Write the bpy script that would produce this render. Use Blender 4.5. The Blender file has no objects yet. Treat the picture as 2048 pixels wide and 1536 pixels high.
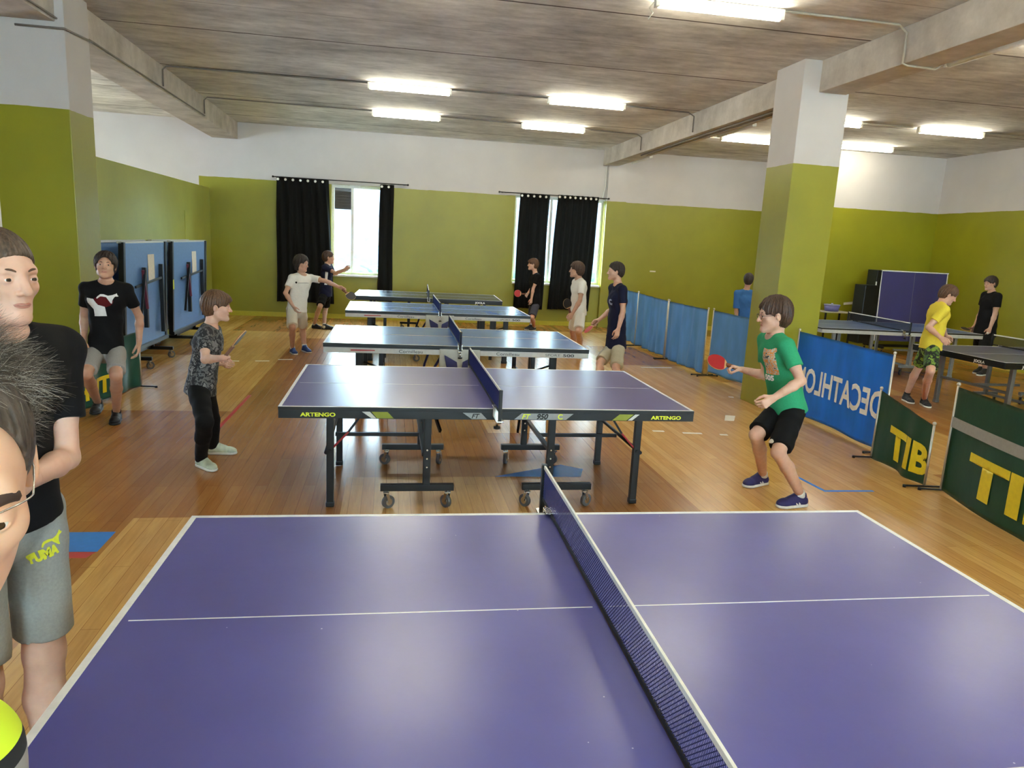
import bpy, bmesh, math, random
import numpy as np
from mathutils import Vector, Matrix
from mathutils.bvhtree import BVHTree
random.seed(7)
rng = np.random.default_rng(7)
C = bpy.context.scene.collection
PI = math.pi

# ------------------------------------------------------------------ camera
CF, CH, CP, CR, CY = 1432.0, 1.8213, 0.1932, 0.0515, -0.1747
_h = Vector((math.cos(CY), math.sin(CY), 0)); _f = Vector((-math.sin(CY), math.cos(CY), 0)); _z = Vector((0, 0, 1))
FWD = _f * math.cos(CP) - _z * math.sin(CP)
_up0 = _f * math.sin(CP) + _z * math.cos(CP)
RGT = _h * math.cos(CR) + _up0 * math.sin(CR)
UPV = -_h * math.sin(CR) + _up0 * math.cos(CR)
CAM = Vector((0, 0, CH))
def ray(px, py):
    return FWD + RGT * ((px - 1024) / CF) - UPV * ((py - 768) / CF)
def at(px, py, y=None, z=None, x=None, d=None):
    """the point of the place seen at a photo pixel on a known plane"""
    r = ray(px, py)
    if d is not None: t = d
    elif z is not None: t = (z - CH) / r.z
    elif y is not None: t = y / r.y
    else: t = x / r.x
    return CAM + r * t
cam = bpy.data.cameras.new('camera'); camo = bpy.data.objects.new('camera', cam); C.objects.link(camo)
cam.sensor_width = 36; cam.lens = 36 * CF / 2048; cam.clip_start = 0.05; cam.clip_end = 500
m = Matrix((RGT, UPV, -FWD)).transposed().to_4x4(); m.translation = CAM
camo.matrix_world = m
sc = bpy.context.scene; sc.camera = camo

# ------------------------------------------------------------------ materials
def lin(c):
    return tuple(((v / 255) / 12.92 if v / 255 <= 0.04045 else ((v / 255 + 0.055) / 1.055) ** 2.4) for v in c[:3]) + (1,)
class NT:
    def __init__(s, name):
        s.m = bpy.data.materials.new(name); s.m.use_nodes = True
        s.t = s.m.node_tree; s.n = s.t.nodes; s.l = s.t.links
        s.b = s.n['Principled BSDF']; s.o = s.n['Material Output']
    def new(s, typ, **kw):
        n = s.n.new(typ)
        for k, v in kw.items():
            if k in n.inputs: n.inputs[k].default_value = v
            else: setattr(n, k, v)
        return n
    def link(s, a, b): s.l.new(a, b)
    def pos(s, scale=(1, 1, 1), rot=(0, 0, 0), loc=(0, 0, 0)):
        tc = s.new('ShaderNodeTexCoord'); mp = s.new('ShaderNodeMapping')
        mp.inputs['Scale'].default_value = scale; mp.inputs['Rotation'].default_value = rot; mp.inputs['Location'].default_value = loc
        s.link(tc.outputs['Object'], mp.inputs['Vector']); return mp.outputs['Vector']
    def noise(s, vec, scale, detail=4, rough=.55):
        n = s.new('ShaderNodeTexNoise', Scale=scale, Detail=detail, Roughness=rough)
        s.link(vec, n.inputs['Vector']); return n.outputs['Fac']
    def ramp(s, fac, stops, interp='LINEAR'):
        r = s.new('ShaderNodeValToRGB'); r.color_ramp.interpolation = interp
        e = r.color_ramp.elements
        while len(e) < len(stops): e.new(0.5)
        for i, (p, c) in enumerate(stops):
            e[i].position = p; e[i].color = c if len(c) == 4 else tuple(c) + (1,)
        s.link(fac, r.inputs['Fac']); return r.outputs['Color']
    def mix(s, fac, a, b, mode='MIX'):
        n = s.new('ShaderNodeMix', data_type='RGBA', blend_type=mode)
        for sock, v in ((n.inputs[0], fac), (n.inputs[6], a), (n.inputs[7], b)):
            if hasattr(v, 'links') or hasattr(v, 'is_output'): s.link(v, sock)
            else: sock.default_value = v
        return n.outputs[2]
    def math(s, op, a, b=None):
        n = s.new('ShaderNodeMath', operation=op)
        for sock, v in ((n.inputs[0], a), (n.inputs[1], b)):
            if v is None: continue
            if hasattr(v, 'is_output'): s.link(v, sock)
            else: sock.default_value = v
        return n.outputs[0]
    def bump(s, h, strength=.2, dist=.005):
        n = s.new('ShaderNodeBump', Strength=strength, Distance=dist)
        s.link(h, n.inputs['Height']); s.link(n.outputs['Normal'], s.b.inputs['Normal'])
MC = {}
def mat(name, rgb, rough=.6, metal=0, var=.06, nscale=30, spec=None, bump=0, emit=None, sss=0):
    if name in MC: return MC[name]
    t = NT(name); c = lin(rgb)
    v = t.pos()
    f = t.noise(v, nscale)
    a = tuple(min(1, x * (1 - var)) for x in c[:3]) + (1,); b = tuple(min(1, x * (1 + var)) for x in c[:3]) + (1,)
    t.link(t.ramp(f, [(.3, a), (.7, b)]), t.b.inputs['Base Color'])
    t.b.inputs['Roughness'].default_value = rough; t.b.inputs['Metallic'].default_value = metal
    if spec is not None: t.b.inputs['Specular IOR Level'].default_value = spec
    if bump: t.bump(t.noise(v, nscale * 3), bump)
    if sss:
        t.b.inputs['Subsurface Weight'].default_value = sss
        t.b.inputs['Subsurface Radius'].default_value = (.012, .005, .003); t.b.inputs['Subsurface Scale'].default_value = .6
    if emit:
        t.b.inputs['Emission Color'].default_value = lin(emit[:3]); t.b.inputs['Emission Strength'].default_value = emit[3]
    MC[name] = t.m; return t.m

def wall_mat(name, split, green=(142, 139, 26), white=(200, 194, 190)):
    t = NT(name); v = t.pos()
    sep = t.new('ShaderNodeSeparateXYZ'); t.link(v, sep.inputs[0])
    wob = t.math('MULTIPLY', t.math('SUBTRACT', t.noise(v, 3, 3), .5), .035)
    zz = t.math('ADD', sep.outputs['Z'], wob)
    up = t.math('MAXIMUM', t.math('GREATER_THAN', zz, split), t.math('LESS_THAN', sep.outputs['X'], -3.95))
    g = lin(green); w = lin(white)
    n1 = t.noise(v, 1.6, 5)
    gc = t.ramp(n1, [(.3, tuple(x * .92 for x in g[:3])), (.7, tuple(x * 1.08 for x in g[:3]))])
    wc = t.ramp(n1, [(.3, tuple(x * .94 for x in w[:3])), (.7, tuple(min(1, x * 1.02) for x in w[:3]))])
    t.link(t.mix(up, gc, wc), t.b.inputs['Base Color'])
    t.link(t.mix(up, (.42, .42, .42, 1), (.75, .75, .75, 1)), t.b.inputs['Roughness'])
    # rough blockwork courses under the paint
    br = t.new('ShaderNodeTexBrick', Scale=1.0); br.inputs['Mortar Size'].default_value = .006
    br.inputs['Brick Width'].default_value = .5; br.inputs['Row Height'].default_value = .2
    cb = t.new('ShaderNodeCombineXYZ'); t.link(t.math('ADD', sep.outputs['X'], sep.outputs['Y']), cb.inputs[0]); t.link(sep.outputs['Z'], cb.inputs[1])
    t.link(cb.outputs[0], br.inputs['Vector'])
    hgt = t.math('ADD', t.math('MULTIPLY', br.outputs['Fac'], -.12), t.noise(v, 25, 4))
    t.bump(hgt, .14, .006)
    return t.m
def floor_mat():
    t = NT('parquet'); v = t.pos(rot=(0, 0, PI / 2))
    br = t.new('ShaderNodeTexBrick', Scale=1.0); br.offset = .5
    br.inputs['Brick Width'].default_value = 1.3; br.inputs['Row Height'].default_value = .085
    br.inputs['Mortar Size'].default_value = .0013; br.inputs['Bias'].default_value = 0
    br.inputs['Color1'].default_value = lin((226, 180, 110)); br.inputs['Color2'].default_value = lin((244, 204, 132)); br.inputs['Mortar'].default_value = lin((170, 124, 72))
    t.link(v, br.inputs['Vector'])
    # relaid patches of darker boards
    b2 = t.new('ShaderNodeTexBrick', Scale=1.0); b2.offset = .37; b2.offset_frequency = 2
    b2.inputs['Brick Width'].default_value = 2.1; b2.inputs['Row Height'].default_value = 1.27; b2.inputs['Mortar Size'].default_value = 0.0
    b2.inputs['Color1'].default_value = (0, 0, 0, 1); b2.inputs['Color2'].default_value = (1, 1, 1, 1); b2.inputs['Mortar'].default_value = (.5, .5, .5, 1)
    v2 = t.pos(rot=(0, 0, PI / 2), loc=(.4, .3, 0)); t.link(v2, b2.inputs['Vector'])
    patch = t.ramp(b2.outputs['Color'], [(.48, (0, 0, 0)), (.56, (1, 1, 1))])
    base = t.mix(patch, br.outputs['Color'], t.mix(1.0, br.outputs['Color'], lin((206, 182, 164)), 'MULTIPLY'))
    vg = t.pos(scale=(30, 2.0, 1))
    g = t.noise(vg, 1.5, 6, .65)
    base = t.mix(.55, base, t.mix(1.0, base, t.ramp(g, [(.25, lin((190, 165, 135))), (.75, lin((255, 245, 225)))]), 'MULTIPLY'))
    big = t.noise(t.pos(), .55, 3)
    base = t.mix(.5, base, t.mix(1.0, base, t.ramp(big, [(.3, lin((205, 186, 172))), (.7, lin((255, 240, 215)))]), 'MULTIPLY'))
    t.link(base, t.b.inputs['Base Color'])
    t.b.inputs['Roughness'].default_value = .25
    t.bump(t.math('ADD', t.math('MULTIPLY', br.outputs['Fac'], -1.0), t.math('MULTIPLY', g, .25)), .06, .001)
    return t.m
def ceil_mat():
    t = NT('ceiling_concrete'); v = t.pos()
    sep = t.new('ShaderNodeSeparateXYZ'); t.link(v, sep.inputs[0])
    a = t.noise(t.pos(scale=(.8, 1.1, 1)), 1.1, 7, .66); b = t.noise(t.pos(scale=(1.2, 4, 1), rot=(0, 0, .25)), 2.2, 6, .7)
    f = t.math('ADD', t.math('MULTIPLY', a, .6), t.math('MULTIPLY', b, .4))
    col = t.ramp(f, [(.34, lin((160, 156, 151))), (.5, lin((210, 206, 200))), (.66, lin((248, 245, 240)))])
    def seams(pitch, y0, w):
        q = t.math('FRACT', t.math('DIVIDE', t.math('ADD', sep.outputs['Y'], 40 * pitch - y0 + pitch / 2), pitch))
        return t.math('LESS_THAN', t.math('ABSOLUTE', t.math('SUBTRACT', q, .5)), w / pitch)
    seam = seams(2.06, 9.1, .013)
    col = t.mix(t.math('MULTIPLY', seams(2.06, 10.13, .006), .55), col, lin((104, 92, 82)))
    col = t.mix(seam, col, lin((74, 62, 52)))
    t.link(col, t.b.inputs['Base Color']); t.b.inputs['Roughness'].default_value = .9
    t.bump(t.math('SUBTRACT', f, seam), .3, .01)
    return t.m
def concrete_mat():
    t = NT('beam_concrete'); v = t.pos()
    f = t.noise(v, 2.2, 6, .65)
    t.link(t.ramp(f, [(.3, lin((168, 158, 146))), (.7, lin((214, 205, 194)))]), t.b.inputs['Base Color'])
    t.b.inputs['Roughness'].default_value = .9; t.bump(f, .3, .01); return t.m

# ------------------------------------------------------------------ mesh helpers
def mesh_obj(name, bm, mats, parent=None, smooth=False, kind=None):
    me = bpy.data.meshes.new(name); bm.to_mesh(me); bm.free()
    if not isinstance(mats, (list, tuple)): mats = [mats]
    for q in mats: me.materials.append(q)
    if smooth:
        me.polygons.foreach_set('use_smooth', [True] * len(me.polygons))
    o = bpy.data.objects.new(name, me); C.objects.link(o)
    if parent is not None: o.parent = parent
    if kind: o['kind'] = kind
    return o
def tag(o, label=None, cat=None, group=None, kind=None):
    if label: o['label'] = label
    if cat: o['category'] = cat
    if group: o['group'] = group
    if kind: o['kind'] = kind
    return o
def empty(name, loc=(0, 0, 0), rz=0, label=None, cat=None, group=None):
    o = bpy.data.objects.new(name, None); C.objects.link(o); o.empty_display_size = .1
    o.location = loc; o.rotation_euler = (0, 0, rz)
    return tag(o, label, cat, group)
def copy_tree(o, parent=None):
    c = o.copy(); C.objects.link(c); c.parent = parent
    for ch in [x for x in o.children]: copy_tree(ch, c)
    return c
def bx(bm, c, s, mi=0, bev=0, M=None):
    r = bmesh.ops.create_cube(bm, size=1.0)
    vs = r['verts']
    for v in vs: v.co = Vector((v.co.x * s[0], v.co.y * s[1], v.co.z * s[2]))
    fs = set(f for v in vs for f in v.link_faces)
    if bev:
        es = list(set(e for v in vs for e in v.link_edges))
        rr = bmesh.ops.bevel(bm, geom=es, offset=bev, segments=2, affect='EDGES', profile=.6)
        vs = list(set(v for f in rr['faces'] for v in f.verts) | set(v for v in vs if v.is_valid))
        fs = set(f for v in vs for f in v.link_faces)
    T = Matrix.Translation(Vector(c)) @ (M.to_4x4() if M is not None else Matrix.Identity(4))
    for v in vs: v.co = T @ v.co
    for f in fs: f.material_index = mi
    return vs
def frame_from(d, up=Vector((0, 0, 1))):
    z = Vector(d).normalized()
    if abs(z.dot(up)) > .98: up = Vector((0, 1, 0))
    x = up.cross(z).normalized(); y = z.cross(x)
    return Matrix((x, y, z)).transposed()
def tube(bm, a, b, r, r2=None, n=12, mi=0, cap=True):
    a = Vector(a); b = Vector(b); r2 = r if r2 is None else r2
    M = frame_from(b - a); ra = []; rb = []
    for i in range(n):
        t = 2 * PI * i / n; d = M @ Vector((math.cos(t), math.sin(t), 0))
        ra.append(bm.verts.new(a + d * r)); rb.append(bm.verts.new(b + d * r2))
    for i in range(n):
        f = bm.faces.new((ra[i], ra[(i + 1) % n], rb[(i + 1) % n], rb[i])); f.material_index = mi; f.smooth = True
    if cap:
        f = bm.faces.new(ra[::-1]); f.material_index = mi
        f = bm.faces.new(rb); f.material_index = mi
def bar(bm, a, b, w, h, mi=0, bev=.002):
    """rectangular bar from a to b, w sideways, h up"""
    a = Vector(a); b = Vector(b); M = frame_from(b - a)
    bx(bm, (a + b) / 2, (w, h, (b - a).length), mi, bev, M)
def smooth_pts(pts, k=5):
    pts = [Vector(p) for p in pts]; out = []
    for i in range(len(pts) - 1):
        a, b, c, d = pts[max(i - 1, 0)], pts[i], pts[i + 1], pts[min(i + 2, len(pts) - 1)]
        for j in range(k):
            t = j / k; out.append(.5 * ((2 * b) + (c - a) * t + (2 * a - 5 * b + 4 * c - d) * t * t + (3 * b - a - 3 * c + d) * t ** 3))
    return out + [pts[-1]]
def path_tube(bm, pts, r, n=8, mi=0):
    pts = [Vector(p) for p in pts]; rings = []
    for i, p in enumerate(pts):
        d = (pts[min(i + 1, len(pts) - 1)] - pts[max(i - 1, 0)])
        M = frame_from(d)
        rings.append([bm.verts.new(p + (M @ Vector((math.cos(2 * PI * k / n), math.sin(2 * PI * k / n), 0))) * r) for k in range(n)])
    for a, b in zip(rings, rings[1:]):
        best = min(range(n), key=lambda s: sum((a[k].co - b[(k + s) % n].co).length for k in (0, n // 2)))
        b2 = b[best:] + b[:best]; b[:] = b2
        for k in range(n):
            f = bm.faces.new((a[k], a[(k + 1) % n], b[(k + 1) % n], b[k])); f.smooth = True; f.material_index = mi
    bm.faces.new(rings[0][::-1]).material_index = mi; bm.faces.new(rings[-1]).material_index = mi
def one(name, fn, mats, parent=None, smooth=False, kind=None):
    bm = bmesh.new(); fn(bm); return mesh_obj(name, bm, mats, parent, smooth, kind)
def text_bm(txt, size, ext=.0008, bold=.0, shear=0, width=None, mirror=False):
    cu = bpy.data.curves.new('t', 'FONT'); cu.body = txt; cu.size = size; cu.extrude = ext; cu.offset = bold; cu.shear = shear
    cu.align_x = 'CENTER'; cu.align_y = 'CENTER'; cu.resolution_u = 3
    o = bpy.data.objects.new('t', cu); C.objects.link(o)
    dg = bpy.context.evaluated_depsgraph_get(); me = bpy.data.meshes.new_from_object(o.evaluated_get(dg))
    bm = bmesh.new(); bm.from_mesh(me); bpy.data.meshes.remove(me); bpy.data.objects.remove(o); bpy.data.curves.remove(cu)
    xs = [v.co.x for v in bm.verts]; ys = [v.co.y for v in bm.verts]
    cx = (min(xs) + max(xs)) / 2; cy = (min(ys) + max(ys)) / 2; k = 1 if not width else width / (max(xs) - min(xs))
    for v in bm.verts:
        v.co.x = (v.co.x - cx) * k * (-1 if mirror else 1); v.co.y -= cy
    if mirror: bmesh.ops.reverse_faces(bm, faces=bm.faces[:])
    return bm
def place(bm, origin, xdir, ydir):
    x = Vector(xdir).normalized(); y = Vector(ydir).normalized(); z = x.cross(y)
    M = Matrix((x, y, z)).transposed().to_4x4(); M.translation = Vector(origin)
    bmesh.ops.transform(bm, matrix=M, verts=bm.verts[:]); return bm
# ------------------------------------------------------------------ the room
WALL = wall_mat('painted_wall', 2.88); PART = wall_mat('partition_paint_with_sheen', 9.0, green=(176, 180, 84))  # partition green is paler: the window's glow and sheen are put into its colour
CONC = concrete_mat()
XL, XR, YF, YB, HC = -9.5, 11.3, 16.3, -6.0, 4.0
one('floor', lambda b: bx(b, ((XL + XR) / 2, (YF + YB) / 2, -.1), (XR - XL + .6, YF - YB + .6, .2)), floor_mat(), kind='structure')
one('ceiling', lambda b: bx(b, ((XL + XR) / 2, (YF + YB) / 2, HC + .1), (XR - XL + .6, YF - YB + .6, .2)), ceil_mat(), kind='structure')
W1 = (-1.27, -.16, .97, 2.88); W2 = (2.74, 4.82, .97, 2.90)
def wall_with_holes(name, x0, x1, y0, y1, holes, m, axis='x', z1=HC):
    """a wall slab along x (or y) cut by rectangular openings (a, b, z0, z1)"""
    def fn(b):
        cuts = sorted(holes)
        a0, a1 = (x0, x1) if axis == 'x' else (y0, y1)
        def seg(a, c, za, zb):
            if c - a < 1e-4 or zb - za < 1e-4: return
            if axis == 'x': bx(b, ((a + c) / 2, (y0 + y1) / 2, (za + zb) / 2), (c - a, y1 - y0, zb - za))
            else: bx(b, ((x0 + x1) / 2, (a + c) / 2, (za + zb) / 2), (x1 - x0, c - a, zb - za))
        cur = a0
        for (a, c, za, zb) in cuts:
            seg(cur, a, 0, z1); seg(a, c, 0, za); seg(a, c, zb, z1); cur = c
        seg(cur, a1, 0, z1)
    return one(name, fn, m, kind='structure')
wall_with_holes('wall_far', XL - .3, XR + .3, YF, YF + .3, [W1, W2], WALL)
LW = [(10.6, 12.2, 1.2, 2.9)]
wall_with_holes('wall_left', XL - .3, XL, YB, YF, LW, WALL, 'y')
one('wall_right', lambda b: bx(b, (XR + .15, (YF + YB) / 2, HC / 2), (.3, YF - YB, HC)), WALL, kind='structure')
BW = [(-2.5, -.5, .95, 2.9), (1.2, 3.2, .95, 2.9), (6.5, 8.5, .95, 2.9)]
wall_with_holes('wall_back', XL, XR, YB - .3, YB, BW, WALL)
one('wall_recess', lambda b: bx(b, ((8.75 + XR) / 2, (13.75 + YF) / 2, HC / 2), (XR - 8.75, YF - 13.75 - .002, HC - .002)), WALL, kind='structure')
one('wall_partition', lambda b: bx(b, (-3.85, (8.5 + YF) / 2, 1.325), (.2, YF - 8.5 - .002, 2.65)), PART, kind='structure')
# pillars and beams
def pillar(name, x0, x1, y0, y1): return one(name, lambda b: bx(b, ((x0 + x1) / 2, (y0 + y1) / 2, HC / 2), (x1 - x0, y1 - y0, HC - .002), 0, .006), WALL, kind='structure')
pillar('pillar', 4.50, 5.08, 7.85, 8.45); pillar('pillar', -3.76, -3.08, 7.92, 8.50)
one('pillar', lambda b: bx(b, (5.06, YF - .05, HC / 2 - .001), (.46, .1, HC - .002)), WALL, kind='structure')
def beam(x0, x1, z0):
    one('ceiling_beam', lambda b: bx(b, ((x0 + x1) / 2, (YF + YB) / 2, (z0 + HC) / 2), (x1 - x0, YF - YB - .004, HC - z0 - .002), 0, .008), CONC, kind='structure')
beam(-3.67, -3.16, 3.66); beam(4.71, 5.05, 3.66)
# skirting strips of yellowish paint-worn board
SK = mat('skirting_paint', (186, 176, 48), .5)
one('baseboard_far', lambda b: (bx(b, ((-3.75 + 4.8) / 2, YF - .012, .05), (8.5, .024, .1)), bx(b, ((5.3 + 8.75) / 2, YF - .012, .05), (3.4, .024, .1))), SK, kind='structure')
one('baseboard_right', lambda b: (bx(b, ((8.75 + XR) / 2, 13.75 - .012, .05), (XR - 8.75, .024, .1)), bx(b, (XR - .012, 6, .05), (.024, 15, .1))), SK, kind='structure')
# door-like hatch in the partition
one('door_1', lambda b: (bx(b, (-3.745, 14.85, 1.06), (.012, 1.0, 2.12), 0, .002)), PART, kind='structure')

# ------------------------------------------------------------------ windows
FRM = mat('white_window_frame', (225, 225, 222), .4)
def glass():
    t = NT('window_glass'); tr = t.new('ShaderNodeBsdfTransparent'); gl = t.new('ShaderNodeBsdfGlossy', Roughness=.02)
    mx = t.new('ShaderNodeMixShader'); mx.inputs[0].default_value = .06
    t.link(tr.outputs[0], mx.inputs[1]); t.link(gl.outputs[0], mx.inputs[2]); t.link(mx.outputs[0], t.o.inputs['Surface']); return t.m
GLS = glass()
def win(n, a, c, z0, z1, plane, axis, mull):
    """frame, mullions and pane set into an opening"""
    P = (lambda u, w, z: (u, plane + w, z)) if axis == 'x' else (lambda u, w, z: (plane + w, u, z))
    S = (lambda du, dw, dz: (du, dw, dz)) if axis == 'x' else (lambda du, dw, dz: (dw, du, dz))
    def fr(b):
        w = .055
        for (u0, u1, q0, q1) in ((a, c, z0, z0 + w), (a, c, z1 - w, z1), (a, a + w, z0 + w, z1 - w), (c - w, c, z0 + w, z1 - w)):
            bx(b, P((u0 + u1) / 2, 0, (q0 + q1) / 2), S(u1 - u0, .07, q1 - q0), 0, .004)
        for u in mull: bx(b, P(u, 0, (z0 + z1) / 2), S(.06, .06, z1 - z0 - 2 * w), 0, .004)
    root = one('window_%d' % n, fr, FRM, kind='structure')
    one('window_pane', lambda b: bx(b, P((a + c) / 2, .01, (z0 + z1) / 2), S(c - a - .1, .006, z1 - z0 - .1)), GLS, root, kind='structure')
    return root
win(1, W1[0], W1[1], W1[2], W1[3], YF + .16, 'x', (-.83,)); win(2, W2[0], W2[1], W2[2], W2[3], YF + .16, 'x', (3.6,))
one('trim_1', lambda b: (bx(b, ((W1[0] + W1[1]) / 2, YF + .02, W1[2] - .02), (1.17, .2, .04), 0, .004)), FRM, kind='structure')
one('trim_2', lambda b: (bx(b, ((W2[0] + W2[1]) / 2, YF + .02, W2[2] - .02), (2.06, .2, .04), 0, .004)), FRM, kind='structure')
n = 3
for h in LW: win(n, *h, XL - .15, 'y', ((h[0] + h[1]) / 2,)); n += 1
for h in BW: win(n, *h, YB - .15, 'x', ((h[0] + h[1]) / 2,)); n += 1
# folded-back maroon shutter leaf seen through the left light of the first window
sh = one('window_shutter', lambda b: (bx(b, (-1.03, YF + .40, 2.66), (.40, .06, .56), 0, .01), [bx(b, (-1.03, YF + .366, 2.42 + k * .06), (.36, .012, .02), 0, .003) for k in range(8)]), mat('maroon_paint', (20, 5, 10), .8))
tag(sh, 'maroon shutter box outside the top left of the left window', 'shutter')

# outside: pale yard, hedge and hazy hill
one('trim_yard', lambda b: bx(b, (0, 46, -.6), (120, 58, .2)), mat('pale_yard_gravel', (92, 94, 84), .9), kind='structure')
def hill(b):
    N = 40
    top = [(-60 + 120 * i / N, 70, 6.5 + 2.5 * math.sin(i * .5) + 1.6 * math.sin(i * 1.3 + 1)) for i in range(N + 1)]
    rows = [[b.verts.new((x, y - 14 + 14 * k / 5, -1 + (z + 1) * math.sin(PI / 2 * k / 5))) for (x, y, z) in top] for k in range(6)]
    for r0, r1 in zip(rows, rows[1:]):
        for i in range(N): b.faces.new((r0[i], r0[i + 1], r1[i + 1], r1[i]))
o = one('hill', hill, mat('distant_hill_green', (40, 50, 62), .9, nscale=.8, var=.2), smooth=True); tag(o, kind='structure')
def hedge(b):
    r = random.Random(3)
    for i in range(70):
        x = r.uniform(-14, 10); y = 27 + r.uniform(-.6, .6); q = bmesh.ops.create_icosphere(b, subdivisions=2, radius=r.uniform(.4, .8))
        for v in q['verts']: v.co = v.co * r.uniform(.85, 1.15) + Vector((x, y, -.2 + .1 * (i % 7)))
o = one('hedge', hedge, mat('hedge_leaves', (36, 56, 38), .9, var=.4, nscale=6), smooth=True)
tag(o, 'pale green hedge outside beyond the yard, seen through the window', 'hedge')

# ------------------------------------------------------------------ world, window light and added fill
w = bpy.data.worlds.new('sky'); sc.world = w; w.use_nodes = True
w.node_tree.nodes['Background'].inputs[0].default_value = (.60, .86, 1.0, 1); w.node_tree.nodes['Background'].inputs[1].default_value = 22
def area(name, loc, rot, sx, sy, power, col):
    l = bpy.data.lights.new(name, 'AREA'); l.shape = 'RECTANGLE'; l.size = sx; l.size_y = sy; l.energy = power; l.color = col
    o = bpy.data.objects.new(name, l); C.objects.link(o); o.location = loc; o.rotation_euler = rot; return o
DAY = (.72, .80, 1.0)
for h in LW: area('daylight_fill', (XL - .32, (h[0] + h[1]) / 2, (h[2] + h[3]) / 2), (0, -PI / 2, 0), 1.55, 1.65, 150, DAY)
for h, pw in zip(BW, (25, 60, 1000)): area('daylight_fill', ((h[0] + h[1]) / 2, YB - .32, (h[2] + h[3]) / 2), (-PI / 2, 0, 0), 2.0, 1.95, pw, (1, .97, .92))  # added fill from behind the viewer; the strong warm one brightens the right pillar

# ------------------------------------------------------------------ lamps, conduits
LED = mat('led_tube_glow', (255, 250, 235), .4, emit=(255, 250, 228, 30.0))
BOD = mat('lamp_body', (226, 224, 214), .45); OFFT = mat('unlit_diffuser', (232, 232, 226), .3)
CDT = mat('grey_conduit', (120, 112, 104), .5); CDW = mat('pale_conduit', (186, 178, 160), .5)
def lamp(on=True):
    t = empty('ceiling_lamp')
    if not on: one('wall_bracket', lambda b: [bx(b, (q * .4, .085, -.03), (.03, .17, .03), 0, .003) for q in (-1, 1)], BOD, t)
    one('lamp_housing', lambda b: bx(b, (0, 0, -.018), (1.14, .05, .034), 0, .006), BOD, t)
    def tb(b):
        tube(b, (-.57, 0, -.068), (.57, 0, -.068), .032, n=16)
    one('lamp_tube', tb, LED if on else OFFT, t)
    for s in (-1, 1): one('end_cap', lambda b: bx(b, (s * .585, 0, -.05), (.04, .07, .095), 0, .012), BOD, t)
    return t
lp = lamp(); used = [False]
lamps = [
 ((2.83, 6.46), 'lit strip lamp nearest the camera, at the top edge of the photo'),
 ((.24, 11.12), 'lit strip lamp, nearer of the pair on the left of the middle ceiling bay'),
 ((.24, 13.5), 'lit strip lamp, farther of the pair on the left of the middle ceiling bay'),
 ((2.88, 11.08), 'lit strip lamp, nearer of the pair on the right of the middle ceiling bay'),
 ((2.92, 13.56), 'lit strip lamp, farther of the pair on the right of the middle ceiling bay'),
 ((6.72, 10.87), 'lit strip lamp almost hidden behind the top of the right pillar, only its end showing'),
 ((6.62, 13.15), 'lit strip lamp just left of the right pillar, in front of the white far wall'),
 ((8.93, 10.87), 'lit strip lamp farthest right, alone over the far right tables'),
 ((8.85, 12.95), 'lit strip lamp right of the pillar, farthest back on the right'),
]
def put(proto, loc, rz, label=None, cat=None, group=None, first=[None]):
    o = copy_tree(proto); o.location = loc; o.rotation_euler = (0, 0, rz); return tag(o, label, cat, group)
for (x, y), lb in lamps: put(lp, (x, y, HC - .003), 0, lb, 'lamp', 'lit ceiling strip lamps')
# lamps of the same rows, outside the view, that light the near end of the hall
for (x, y) in ((.24, 6.46), (.9, 1.8), (3.1, 1.8), (6.7, 6.4), (8.9, 6.4), (6.7, 1.8), (9, 1.8), (2.9, -2.8), (7.2, -2.8), (-6.3, 12.0)):
    put(lp, (x, y, HC - .003), 0, 'lit strip lamp of a row outside the photo', 'lamp', 'lit ceiling strip lamps outside the view')
for ch in list(lp.children): bpy.data.objects.remove(ch)
bpy.data.objects.remove(lp)
lo = lamp(False)
for i, (y, lb) in enumerate(((5.95, 'unlit strip lamp beside the right beam, nearest the camera'), (10.9, 'unlit strip lamp beside the right beam, just left of the pillar'), (15.2, 'unlit strip lamp beside the right beam, next to the far wall'))):
    put(lo, (5.22, y, 3.78), PI / 2, lb, 'lamp', 'unlit strip lamps along the beam')
for ch in list(lo.children): bpy.data.objects.remove(ch)
bpy.data.objects.remove(lo)
def conduit(lb, pts, r=.011, m=CDT):
    bm = bmesh.new(); path_tube(bm, pts, r, 8); o = mesh_obj('conduit', bm, m, smooth=True); tag(o, lb, 'conduit'); return o
zc = HC - .012
conduit('dark conduit crossing the ceiling from the left beam, nearer one', [(-3.145, 11.22, 3.72), (-3.145, 11.22, zc - .05), (-3.1, 11.22, zc), (-.36, 11.16, zc), (2.2, 11.12, zc), (4.6, 11.3, zc), (4.69, 11.3, zc - .05), (4.69, 11.3, 3.70)])
conduit('dark conduit crossing the ceiling from the left beam, farther one', [(-3.145, 13.5, 3.72), (-3.145, 13.5, zc - .05), (-3.1, 13.5, zc), (-.36, 13.52, zc), (2.3, 13.6, zc), (4.6, 13.75, zc), (4.69, 13.75, zc - .05), (4.69, 13.75, 3.70)])
conduit('dark conduit running along the lower edge of the left beam', [(-3.145, 4, 3.69), (-3.145, 10, 3.69), (-3.145, 13.5, 3.69)])
conduit('grey conduit running under the right beam behind the pillar', [(4.80, 8.6, 3.64), (4.80, 12, 3.64), (4.80, 14.0, 3.64)], .014)
conduit('thin pale conduit under the right beam beside the dark one', [(4.92, 8.6, 3.645), (4.92, 14.0, 3.645)], .012, CDW)
conduit('pale conduit from the nearest lit lamp across to the right beam', [(3.45, 6.46, zc), (4.6, 6.47, zc), (4.69, 6.47, zc - .06), (4.69, 6.47, 3.66), (4.74, 6.47, 3.645), (5.06, 6.5, 3.645), (5.20, 6.56, 3.72)], .011, CDW)
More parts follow.
